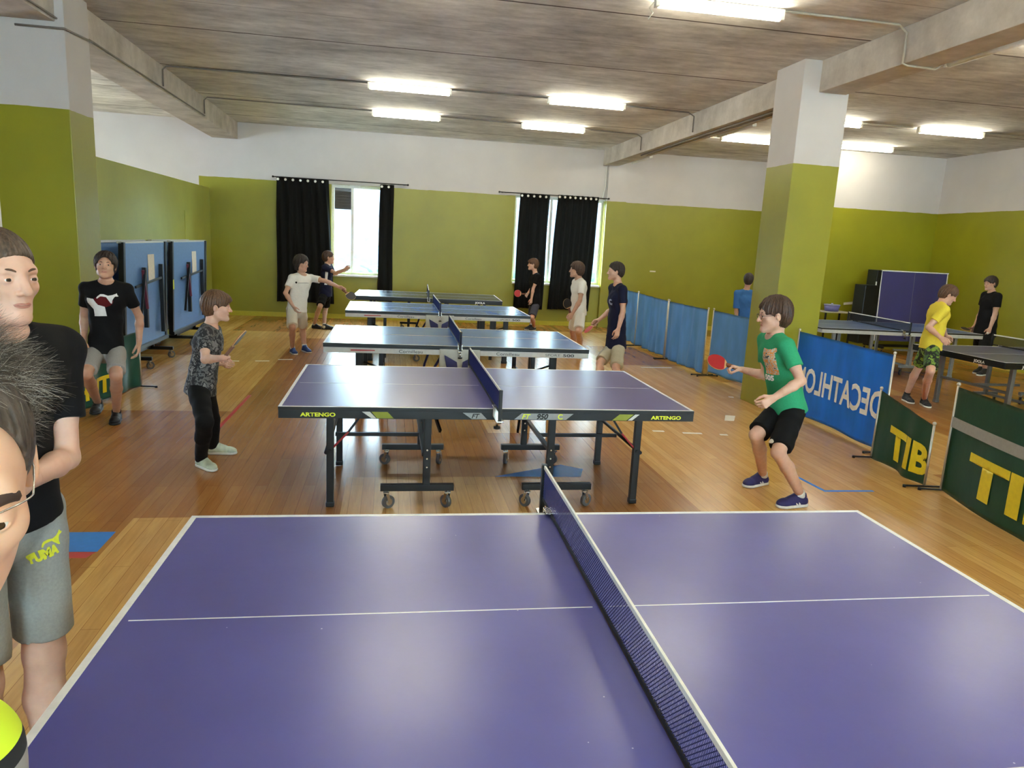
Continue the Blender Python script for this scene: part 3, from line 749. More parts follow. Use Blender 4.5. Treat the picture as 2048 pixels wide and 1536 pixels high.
barrier('plain blue cloth barrier in the middle of the blue run, its right edge bunched dark', BCL, (4.67, 11.55), (4.72, 10.12), 1.0, 1.0, .03, .03, 4, seed=3, group=G1)
barrier('plain blue cloth barrier nearest the pillar, hem lifted off the floor', BCL, (4.76, 10.02), (4.92, 8.62), 1.0, .98, .07, .012, 3, seed=4, group=G1)
WL = mat('white_vinyl_print', (238, 238, 236), .5); YL = mat('yellow_vinyl_print', (226, 200, 30), .5)
barrier('bright blue barrier with reversed white lettering, right of the pillar', DEC, (4.78, 7.74), (4.73, 6.02), .98, .97, .03, .004, 2, seed=5, text=('DECATHLON', .04, .96, .30, .60, WL, True, .012, 1))
barrier('sagging dark green barrier with yellow letters, touching the bright blue barrier', GRN, (4.52, 5.86), (4.42, 5.04), .66, .53, .01, .012, 2, seed=6, text=('TIB', .30, 1.0, .13, .62, YL, False, .02, 1))
barrier('dark green barrier with a grey tape band, cut by the right edge', GRN, (4.50, 4.95), (3.87, 2.12), .88, .86, -.0 + .01, .012, 2, seed=7, text=('TIBHAR', .115, .99, .13, .49, YL, False, .02, 1), strip=(mat('grey_tape', (150, 150, 146), .5), .62, .72, .0, .9))
barrier('teal green barrier on the left behind the walking boy in black', cloth_mat('teal_green_vinyl', (46, 112, 100), .3), (-3.02, 6.9), (-2.78, 8.6), .60, .64, .02, .02, 3, seed=8, text=('TIBHAR', .02, .62, .12, .42, YL, True, .02, 1))
# ------------------------------------------------------------------ marks and litter on the floor
TB = mat('blue_floor_tape', (40, 128, 214), .5); TR = mat('red_floor_tape', (190, 52, 38), .5); TW = mat('white_floor_tape', (232, 224, 200), .6)
def strip_on(lb, pts, m, cat='floor marking', name='floor_marking', h=.0015, group=None):
    def fn(b):
        f = [b.verts.new((p[0], p[1], h)) for p in pts]; g = [b.verts.new((p[0], p[1], .0002)) for p in pts]
        b.faces.new(f); b.faces.new(g[::-1])
        for k in range(len(f)): b.faces.new((f[k], g[k], g[(k + 1) % len(f)], f[(k + 1) % len(f)]))
        bmesh.ops.recalc_face_normals(b, faces=b.faces[:])
    return tag(one(name, fn, m), lb, cat, group)
def line_pts(a, c, w):
    a = Vector((a[0], a[1])); c = Vector((c[0], c[1])); d = (c - a).normalized(); n_ = Vector((-d.y, d.x)) * w / 2
    return [a - n_, c - n_, c + n_, a + n_]
strip_on('blue painted floor patch at the far left, beside the leg of the tall teenager', [(-2.6, 4.14), (-1.60, 4.10), (-1.60, 4.38), (-2.6, 4.40)], TB)
strip_on('red stripe along the near edge of the blue floor patch on the left', [(-2.6, 4.06), (-1.63, 4.02), (-1.605, 4.095), (-2.6, 4.135)], TR)
strip_on('blue painted patch under the second table, with a thin red edge', [(.85, 5.38), (1.55, 5.36), (1.62, 5.56), (1.46, 5.68)], TB)
strip_on('red diagonal floor line between the boy in grey print and the tables', line_pts((-1.53, 8.25), (-1.55, 6.75), .035), TR)
strip_on('blue floor tape corner line in front of the green barriers, long part', line_pts((3.46, 4.98), (3.90, 4.97), .03), TB)
strip_on('blue floor tape corner line in front of the green barriers, slanted part', line_pts((3.47, 5.0), (3.44, 5.36), .03), TB)
for lb, a, c, w in (('white floor dash at the far left of the broken line beyond the boy in grey print', (-2.26, 10.47), (-2.08, 10.48), .05), ('white floor dash in the middle of the broken line near the white-shirted boy', (-1.87, 10.52), (-1.68, 10.55), .05), ('white floor dash close to the shoes of the white-shirted boy', (-1.58, 10.68), (-1.38, 10.72), .05),
    ('white floor line in front of the blue barriers', (3.96, 10.72), (4.48, 10.74), .05), ('short white dash right of the second table, first from its leg', (2.70, 6.81), (2.82, 6.80), .045), ('short white dash right of the second table, second from its leg', (3.0, 6.74), (3.20, 6.72), .045), ('short white dash right of the second table, rightmost and smallest', (3.38, 6.68), (3.46, 6.67), .045)):
    strip_on(lb, line_pts(a, c, w), TW, group=None)
strip_on('small white paper scrap on the floor left of the boy in green', [(3.72, 7.28), (3.83, 7.27), (3.96, 7.50), (3.85, 7.53)], PAPER, 'paper', 'paper_scrap', .003)
strip_on('tiny white paper scrap at the foot of the right pillar', [(4.38, 8.52), (4.44, 8.50), (4.46, 8.56), (4.40, 8.58)], PAPER, 'paper', 'paper_scrap', .003)
# ------------------------------------------------------------------ people: smooth blended bodies grown from fields
import openvdb
def V3(*a): return np.array(a, dtype=np.float64)
def nrm(v): v = np.asarray(v, float); return v / (np.linalg.norm(v) + 1e-12)
class Fld:
    """list of blended volumes; each can be evaluated inside any box at any fineness"""
    def __init__(s): s.ops = []
    def cone(s, a, b, ra, rb, k=.02, sub=False): s.ops.append(('c', np.asarray(a, float), np.asarray(b, float), ra, rb, k, sub)); return s
    def cut(s, a, b, ra, rb, p, n, k=.02): s.ops.append(('k', np.asarray(a, float), np.asarray(b, float), ra, rb, np.asarray(p, float), nrm(n), k, False)); return s
    def ell(s, c, R, r, k=.02, sub=False): s.ops.append(('e', np.asarray(c, float), np.asarray(R, float), np.asarray(r, float), k, sub)); return s
    def econe(s, a, b, ra, rb, side, ratio, k=.03, sub=False):
        """cone flattened along the axis square to `side`: ratio = depth / width"""
        s.ops.append(('f', np.asarray(a, float), np.asarray(b, float), ra, rb, nrm(side), ratio, k, sub)); return s
    def plane(s, p, n, k=.004): s.ops.append(('p', np.asarray(p, float), nrm(n), k)); return s   # keeps the side away from n
    def wr(s, amp, fr, seed=0): s.ops.append(('w', amp, fr, seed)); return s
    def fn(s, f): s.ops.append(('x', f)); return s
    def bounds(s):
        lo = np.full(3, 1e9); hi = -lo
        for o in s.ops:
            if o[0] in 'cfk' and not o[-1]:
                r = max(o[3], o[4])
                for p in (o[1], o[2]): lo = np.minimum(lo, p - r); hi = np.maximum(hi, p + r)
            if o[0] == 'e' and not o[-1]: lo = np.minimum(lo, o[1] - o[3].max()); hi = np.maximum(hi, o[1] + o[3].max())
        return lo, hi
    def mesh(s, h, lo=None, hi=None, minus=None, only=None):
        l0, h0 = s.bounds(); pad = .03 + 3 * h
        l0 = l0 - pad; h0 = h0 + pad
        if only is not None: l0 = np.maximum(l0, only[0] - 3 * h); h0 = np.minimum(h0, only[1] + 3 * h)
        n = np.ceil((h0 - l0) / h).astype(int) + 1
        F = np.full(n, 1.0, dtype=np.float32)
        ax = [(l0[i] + h * np.arange(n[i])).astype(np.float32) for i in range(3)]
        def sub(blo, bhi):
            sl = []
            for i in range(3):
                a = max(0, int((blo[i] - l0[i]) / h) - 1); b = min(n[i], int((bhi[i] - l0[i]) / h) + 3)
                if b <= a: return None
                sl.append(slice(a, b))
            return tuple(sl)
        full = (slice(0, n[0]), slice(0, n[1]), slice(0, n[2]))
        for o in s.ops:
            if o[0] == 'p':
                X, Y, Z = ax[0][:, None, None], ax[1][None, :, None], ax[2][None, None, :]
                d = ((X - o[1][0]) * o[2][0] + (Y - o[1][1]) * o[2][1] + (Z - o[1][2]) * o[2][2]).astype(np.float32)
                k = o[3]; hh = np.maximum(k - np.abs(F - d), 0) / k; F = np.maximum(F, d) + hh * hh * k * .25; continue
            if o[0] == 'w':
                r = random.Random(o[3]); X, Y, Z = ax[0][:, None, None], ax[1][None, :, None], ax[2][None, None, :]
                W = 0
                for q in range(6):
                    v = nrm([r.uniform(-1, 1), r.uniform(-1, 1), r.uniform(-.6, .6)]) * o[2] * (1 + .5 * q); 
                    W = W + np.sin((v[0] * X + v[1] * Y + v[2] * Z + r.uniform(0, 6.3)).astype(np.float32) + 1.5 * np.sin((Z * o[2] * .7 + X * o[2] * .4 + q).astype(np.float32))) / (1 + .5 * q)
                F += (o[1] * .4 * W).astype(np.float32); continue
            if o[0] == 'x': F = o[1](F, ax); continue
            if o[0] in 'cfk': r = max(o[3], o[4]); blo = np.minimum(o[1], o[2]) - r; bhi = np.maximum(o[1], o[2]) + r
            else: r = o[3].max(); blo = o[1] - r; bhi = o[1] + r
            k = o[-2]; m_ = k + 4 * h + .01
            sl = sub(blo - m_, bhi + m_)
            if sl is None: continue
            X = ax[0][sl[0]][:, None, None]; Y = ax[1][sl[1]][None, :, None]; Z = ax[2][sl[2]][None, None, :]
            if o[0] == 'e':
                R = o[2]; q = [((X - o[1][0]) * R[i][0] + (Y - o[1][1]) * R[i][1] + (Z - o[1][2]) * R[i][2]) for i in range(3)]
                k0 = np.sqrt(sum((q[i] / o[3][i]) ** 2 for i in range(3))); k1 = np.sqrt(sum((q[i] / o[3][i] ** 2) ** 2 for i in range(3))) + 1e-6
                d = k0 * (k0 - 1) / k1
            else:
                a, b = o[1], o[2]; ba = b - a; L2 = float(ba @ ba) + 1e-12
                px_, py_, pz_ = X - a[0], Y - a[1], Z - a[2]
                t = np.clip((px_ * ba[0] + py_ * ba[1] + pz_ * ba[2]) / L2, 0, 1)
                rx, ry, rz = px_ - t * ba[0], py_ - t * ba[1], pz_ - t * ba[2]
                if o[0] == 'f':
                    u = nrm(ba); sd = nrm(o[5] - u * (o[5] @ u)); dp = np.cross(u, sd); dd = rx * dp[0] + ry * dp[1] + rz * dp[2]; e = (1 / o[6] - 1)
                    rx, ry, rz = rx + dd * dp[0] * e, ry + dd * dp[1] * e, rz + dd * dp[2] * e
                d = np.sqrt(rx * rx + ry * ry + rz * rz) - (o[3] + (o[4] - o[3]) * t)
                if o[0] == 'f': d = d * (.5 + .5 * o[6])
                if o[0] == 'k': d = np.maximum(d, (X - o[5][0]) * o[6][0] + (Y - o[5][1]) * o[6][1] + (Z - o[5][2]) * o[6][2])
            d = d.astype(np.float32); f = F[sl]
            if o[-1]:
                d = -d; hh = np.maximum(k - np.abs(f - d), 0) / k; F[sl] = np.maximum(f, d) + hh * hh * k * .25
            else:
                hh = np.maximum(k - np.abs(f - d), 0) / k; F[sl] = np.minimum(f, d) - hh * hh * k * .25
        def boxd(bl, bh):
            d = None
            for i, sh in ((0, (-1, 1, 1)), (1, (1, -1, 1)), (2, (1, 1, -1))):
                q = np.maximum(bl[i] - ax[i], ax[i] - bh[i]).reshape(sh); d = q if d is None else np.maximum(d, q)
            return d
        if only is not None: F = np.maximum(F, boxd(*only))
        for bl, bh in (minus or []): F = np.maximum(F, -boxd(bl + .004, bh - .004))
        w = 3 * h; F = np.clip(F, -w, w).astype(np.float32); F[0] = F[-1] = w; F[:, 0] = F[:, -1] = w; F[:, :, 0] = F[:, :, -1] = w
        g = openvdb.FloatGrid(w); g.copyFromArray(F)
        P, Q = g.convertToQuads(0.0)
        return np.asarray(P, float) * h + l0, np.asarray(Q)
def np_obj(name, parts, mats, parent, origin):
    Ps = []; Qs = []; off = 0
    for P, Q in parts:
        Ps.append(P - origin); Qs.append(Q + off); off += len(P)
    P = np.concatenate(Ps).astype(np.float32); Q = np.concatenate(Qs).astype(np.int32)
    me = bpy.data.meshes.new(name); me.vertices.add(len(P)); me.vertices.foreach_set('co', P.ravel())
    me.loops.add(Q.size); me.loops.foreach_set('vertex_index', Q.ravel()); me.polygons.add(len(Q))
    me.polygons.foreach_set('loop_start', np.arange(0, Q.size, 4, dtype=np.int32)); me.polygons.foreach_set('loop_total', np.full(len(Q), 4, dtype=np.int32))
    me.update(calc_edges=True); me.validate()
    # outward normals
    a = P[Q[:, 0]]; nn = np.cross(P[Q[:, 1]] - a, P[Q[:, 2]] - a); vol = float((a * nn).sum())
    if vol < 0: me.flip_normals()
    me.polygons.foreach_set('use_smooth', [True] * len(Q))
    for q in (mats if isinstance(mats, (list, tuple)) else [mats]): me.materials.append(q)
    o = bpy.data.objects.new(name, me); C.objects.link(o); o.parent = parent
    return o
npv = lambda v: np.array(tuple(v))
def bone(parent, px, L, sgn=1):
    """child joint on the sight line through px, at bone length L from its parent; sgn +1 = the far solution"""
    r = npv(ray(*px)).astype(float); r /= np.linalg.norm(r); o = npv(CAM) - parent
    b = o @ r; c = o @ o - L * L; D = b * b - c
    if D < 0: t = -b; p = npv(CAM) + r * t; return parent + nrm(p - parent) * L
    return npv(CAM) + r * (-b + sgn * math.sqrt(D))
SK = {}
def skin(name, rgb):
    t = NT(name); v = t.pos(); c = lin(rgb); n1 = t.noise(v, 22, 4)
    col = t.ramp(n1, [(.3, tuple(x * y for x, y in zip(c[:3], (.93, .88, .86)))), (.7, tuple(min(1, x * y) for x, y in zip(c[:3], (1.04, 1.06, 1.06))))])
    t.link(col, t.b.inputs['Base Color']); t.b.inputs['Roughness'].default_value = .52
    t.b.inputs['Subsurface Weight'].default_value = .25; t.b.inputs['Subsurface Radius'].default_value = (.012, .005, .003); t.b.inputs['Subsurface Scale'].default_value = .5
    return t.m
def hair_mat(name, rgb, hi):
    t = NT(name); v = t.pos(scale=(1, 1, .35)); n = t.noise(v, 140, 4, .6)
    t.link(t.ramp(n, [(.35, lin(rgb)), (.7, lin(hi))]), t.b.inputs['Base Color']); t.b.inputs['Roughness'].default_value = .5; t.bump(n, .5, .003); return t.m
def fabric(name, rgb, var=.08, rough=.85):
    if name in MC: return MC[name]
    t = NT(name); v = t.pos(); c = lin(rgb); n = t.noise(v, 120, 3)
    t.link(t.ramp(n, [(.3, tuple(x * (1 - var) for x in c[:3])), (.7, tuple(min(1, x * (1 + var)) for x in c[:3]))]), t.b.inputs['Base Color']); t.b.inputs['Roughness'].default_value = rough
    t.b.inputs['Specular IOR Level'].default_value = .25; t.bump(n, .1, .002); MC[name] = t.m; return t.m
def camo_mat(name, cols, scale, thin=False):
    t = NT(name); v = t.pos(); n = t.noise(v, scale, 4, .6); st = []
    for i, c in enumerate(cols): st.append((.30 + .42 * i / len(cols), lin(c)[:3]))
    t.link(t.ramp(n, st, 'CONSTANT'), t.b.inputs['Base Color']); t.b.inputs['Roughness'].default_value = .8; return t.m
EYEW = mat('eye_white', (226, 218, 208), .25); IRIS = mat('eye_iris', (52, 38, 28), .2); LIP = mat('lips', (192, 128, 110), .5); BROWM = mat('brow_hair', (62, 44, 34), .8)

def hand_ops(f, W, d, t, n, s, curl=(.5, .7, .4), thumb=.5, spread=.1, rev=1):
    """palm and five bent fingers; d to the fingers, t towards the thumb side, n out of the palm"""
    d = nrm(d); n = nrm(n - d * (n @ d)); t = nrm(t - d * (t @ d) - n * (t @ n)); tips = []
    P = lambda a, b, c: W + (d * a + t * b + n * c) * s
    lens = (.042, .026, .020), (.046, .029, .021), (.043, .027, .020), (.034, .021, .018)
    for i, (b, L) in enumerate(zip((.028, .009, -.010, -.028), lens)):
        K = P(.088 - .004 * abs(i - 1), b, 0)
        f.cone(P(.0, b * .45, 0), K, .0155 * s, .0115 * s, .012 * s)
        ang = 0; p = K; rr = .0092 if i < 3 else .0080
        side = t * (b / .028) * spread
        for j, l in enumerate(L):
            ang += curl[j] * (1 + .08 * i); v = nrm(d * math.cos(ang) + n * math.sin(ang) + side * math.cos(ang)); q = p + v * l * s
            f.cone(p, q, rr * s, (rr - .0008) * s, .003 * s); p = q; rr -= .0009
        tips.append(p)
    a = P(.012, .018, .004); b = P(.045, .046, .014 + .01 * thumb); c = b + nrm(d * .8 + t * (.35 - thumb * .7) + n * (.2 + .6 * thumb)) * .034 * s; e = c + nrm(d * .9 + t * (.1 - thumb * .8) + n * (.2 + .6 * thumb)) * .027 * s
    f.cone(a, b, .017 * s, .0125 * s, .012 * s); f.cone(b, c, .0118 * s, .0102 * s, .004 * s); f.cone(c, e, .0102 * s, .0085 * s, .003 * s)
    return tips

def rotz(v, a): c, s_ = math.cos(a), math.sin(a); return np.array([c * v[0] - s_ * v[1], s_ * v[0] + c * v[1], v[2]])

def head_axes(face, pitch=0, roll=0):
    """face = horizontal facing vector; pitch > 0 looks up; returns right, forward, up"""
    fw = nrm([face[0], face[1], 0]); up = np.array([0, 0, 1.0]); rt = np.cross(fw, up)
    f2 = fw * math.cos(pitch) + up * math.sin(pitch); u2 = up * math.cos(pitch) - fw * math.sin(pitch)
    r3 = rt * math.cos(roll) + u2 * math.sin(roll); u3 = u2 * math.cos(roll) - rt * math.sin(roll)
    return r3, f2, u3
def head_ops(f, c, A, s, nose=1.0, jaw=1.0, long=1.0):
    R, F, U = A; M = np.array([R, F, U]); P = lambda x, y, z: c + (R * x + F * y + U * z) * s
    f.ell(P(0, -.014, .034), M, np.array([.076, .096, .084]) * s, .02)
    f.ell(P(0, .030, -.030), M, np.array([.058 * jaw, .062, .082 * long]) * s, .035 * s)
    f.cone(P(-.046 * jaw, .012, -.066), P(-.012, .070, -.096 * long), .019 * s, .015 * s, .03 * s); f.cone(P(.046 * jaw, .012, -.066), P(.012, .070, -.096 * long), .019 * s, .015 * s, .03 * s)
    f.ell(P(0, .078, -.096 * long), M, np.array([.017, .014, .014]) * s, .018 * s)
    f.cone(P(-.036, .074, .020), P(.036, .074, .020), .012 * s, .012 * s, .018 * s)
    for q in (-1, 1):
        f.ell(P(q * .040, .058, -.022), M, np.array([.020, .018, .018]) * s, .022 * s)
        f.ell(P(q * .032, .102, .000), M, np.array([.017, .018, .010]) * s, .012 * s, True)
        f.ell(P(q * .032, .0755, -.001), M, np.array([.0155, .0145, .0125]) * s, .004 * s)
        f.ell(P(q * .032, .0925, -.0005), M, np.array([.0125, .010, .0031]) * s, .002 * s, True)
        # ear
        f.ell(P(q * .077, -.008, -.006), np.array([nrm(R * .93 - F * q * .35), nrm(F * .93 + R * q * .35), U]), np.array([.006, .017, .030]) * s, .006 * s)
        f.ell(P(q * .083, -.004, -.002), M, np.array([.004, .009, .017]) * s, .003 * s, True)
    f.cone(P(0, .086, .012), P(0, .086 + .022 * nose, -.030), .0075 * s, .0105 * s, .012 * s)
    for q in (-1, 1): f.ell(P(q * .0115, .094, -.034), M, np.array([.0075, .009, .0068]) * s, .005 * s)
    f.cone(P(-.017, .081, -.0575), P(.017, .081, -.0575), .0058 * s, .0058 * s, .006 * s); f.cone(P(0, .088, -.0575), P(0, .088, -.0575), .006 * s, .006 * s, .006 * s)
    f.cone(P(-.014, .080, -.068), P(.014, .080, -.068), .0065 * s, .0065 * s, .006 * s)
    f.cone(P(-.021, .0895, -.0628), P(.021, .0895, -.0628), .0012 * s, .0012 * s, .004 * s, True)
    return P
def head_extras(root, O, c, A, s, brow=BROWM, lips=LIP, fine=True, brw=1.0):
    R, F, U = A; P = lambda x, y, z: Vector(tuple(c + (R * x + F * y + U * z) * s - O)); MM = Matrix((Vector(R), Vector(F), Vector(U))).transposed()
    for q in (-1, 1):
        def ey(b):
            T = Matrix.Translation(P(q * .032, .0765, -.001)) @ MM.to_4x4() @ Matrix.Rotation(-PI / 2, 4, 'X')
            bmesh.ops.create_uvsphere(b, u_segments=36, v_segments=30, radius=.0128 * s, matrix=T)
            g = P(q * .032, .0765, -.001); Fv = Vector(F)
            for f_ in b.faces:
                if (f_.calc_center_median() - g).normalized().dot(Fv) > .87: f_.material_index = 1
        one('eye', ey, [EYEW, IRIS], root, True)
        one('eyebrow', lambda b: path_tube(b, smooth_pts([P(q * .015, .0890, .019), P(q * .026, .0885, .0235), P(q * .038, .0835, .0240), P(q * .048, .0745, .018)]), .0030 * s * brw, 8), brow, root, True)
    one('mouth', lambda b: (path_tube(b, smooth_pts([P(-.021, .083, -.0625), P(-.010, .0935, -.0595), P(0, .0945, -.0605), P(.010, .0935, -.0595), P(.021, .083, -.0625)]), .0023 * s, 8), path_tube(b, smooth_pts([P(-.019, .083, -.0645), P(-.008, .0895, -.0675), P(.008, .0895, -.0675), P(.019, .083, -.0645)]), .0030 * s, 8)), lips, root, True)

def hair_field(c, A, s, style):
    """skull cap of hair minus the face, with combed ridges"""
    R, F, U = A; M = np.array([R, F, U]); P = lambda x, y, z: c + (R * x + F * y + U * z) * s; g = Fld()
    st = dict(th=.010, back=-.05, fringe=.055, side=-.01, amp=.002, vol=0, long=0, ear=False); st.update(style)
    th = st['th']
    g.ell(P(0, -.014, .034 + th * .3), M, np.array([.076 + th, .096 + th, .084 + th]) * s, .01)
    g.ell(P(0, -.045, -.005), M, np.array([.066 + th, .062 + th, .085 + th * .5]) * s, .03 * s)
    if st['fringe'] < .05: g.ell(P(0, .055, .055), M, np.array([.062, .040 + th, .042 + th * .4]) * s, .025 * s)
    if st['long']:
        for q in (-1, 1): g.econe(P(q * .062, -.02, .03), P(q * .060, -.025, -.05 - st['long']), .034 * s, .024 * s, F, .6, .03 * s)
        g.econe(P(0, -.07, .02), P(0, -.062, -.06 - st['long']), .062 * s, .050 * s, R, .55, .03 * s)
    if st['vol']: 
        r_ = random.Random(5)
        for i in range(16): a = r_.uniform(0, 6.28); e = r_.uniform(.2, 1.2); g.ell(P(.075 * math.cos(a) * math.cos(e), -.014 + .09 * math.sin(a) * math.cos(e), .04 + .085 * math.sin(e)), M, np.array([.024, .026, .020]) * s * (1 + st['vol']), .012 * s)
    def comb(Fg, ax):
        X, Y, Z = ax[0][:, None, None], ax[1][None, :, None], ax[2][None, None, :]
        l = [(X - c[0]) * v[0] + (Y - c[1]) * v[1] + (Z - c[2]) * v[2] for v in (R, F, U)]
        ph = np.arctan2(l[0], l[1] + .02)
        w = np.sin(ph * 23 + 25 * l[2] / s + 2 * np.sin(l[1] * 50)) + .7 * np.sin(ph * 51 + 60 * l[2] / s) + .5 * np.sin(l[1] / s * 160 + l[0] / s * 90)
        w = w + .6 * np.sin(ph * 83 + 130 * l[2] / s + 3 * np.sin(l[1] * 90)); return (Fg + (st['amp'] * .8) * s * w).astype(np.float32)
    g.fn(comb)
    # cut the face opening: a volume in front of the face below the hairline
    fr = st['fringe']
    if st.get('short'):
        g.plane(P(0, .088, st['short']), F * .646 - U * .763, .006); g.plane(P(0, 0, st['back']), -U + F * .35, .01)
        for q in (-1, 1): g.ell(P(q * .088, .0, -.012), M, np.array([.022, .024, .032]) * s, .006 * s, True)
        return g
    if st.get('open'):
        g.ell(P(0, .100, .008), M, np.array(st['open']) * s, .006 * s, True); g.plane(P(0, 0, st['back']), -U + F * .35, .01); return g
    g.ell(P(0, .100, fr - .075), M, np.array([.066, .074, .085]) * s, .004 * s, True)
    for q in (-1, 1): g.ell(P(q * .066, .052 if st['side'] < 0 else .040, -.045 + (0 if st['side'] < 0 else .02)), M, np.array([.034, .044, .058]) * s, .006 * s, True)
    for q in (-1, 1):
        if not st['long'] and not st['ear']: g.ell(P(q * .080, .008, -.050), M, np.array([.032, .038, .030]) * s, .006 * s, True)
    if not st['long']:
        zc = st['back']; g.plane(P(0, 0, zc), -U + F * .35, .01)
        for q in (-1, 1):
            if not st['ear']: g.ell(P(q * .088, .0, -.012), M, np.array([.024, .026, .034]) * s, .006 * s, True)
    else:
        g.plane(P(0, .0, -.06 - st['long']), -U, .012)
    return g

def racket(lb, W, d, n, red=True, group=None, s=1.0, twoface=True):
    """handle base at W, pointing along d, rubber face square to n"""
    d = Vector(tuple(nrm(d))); n = Vector(tuple(n)); n = (n - d * n.dot(d)).normalized(); t = d.cross(n)
    root = empty('table_tennis_bat', tuple(W), 0, lb, 'bat', group); 
    M = Matrix((t, d, n)).transposed().to_4x4()
    def blade(b, z0, z1, k, hz):
        N = 40; lo = []; hi = []
        for i in range(N):
            a = 2 * PI * i / N; x = .075 * k * math.sin(a); y = .075 + .1 + .079 * k * -math.cos(a)
            if y < hz: y = hz
            lo.append(b.verts.new(M @ Vector((x * s, y * s, z0)))); hi.append(b.verts.new(M @ Vector((x * s, y * s, z1))))
        b.faces.new(lo[::-1]); b.faces.new(hi)
        for i in range(N): b.faces.new((lo[i], lo[(i + 1) % N], hi[(i + 1) % N], hi[i]))
        bmesh.ops.recalc_face_normals(b, faces=b.faces[:])
    WD = mat('bat_plywood', (206, 166, 112), .5); RD = mat('red_bat_rubber', (176, 34, 38), .45); BK = mat('black_bat_rubber', (28, 22, 24), .45)
    one('blade', lambda b: blade(b, -.003, .003, 1, .097), WD, root)
    one('rubber', lambda b: blade(b, .0031, .0055, .985, .118), RD if red else BK, root)
    one('rubber', lambda b: blade(b, -.0055, -.0031, .985, .118), BK if red else RD, root)
    def hd(b):
        bx(b, (0, 0, 0), (.030 * s, .10 * s, .024 * s), 0, .006)
        bmesh.ops.transform(b, matrix=M @ Matrix.Translation((0, .055 * s, 0)), verts=b.verts[:])
    one('handle', hd, mat('bat_handle', (120, 72, 50), .5), root)
    return root

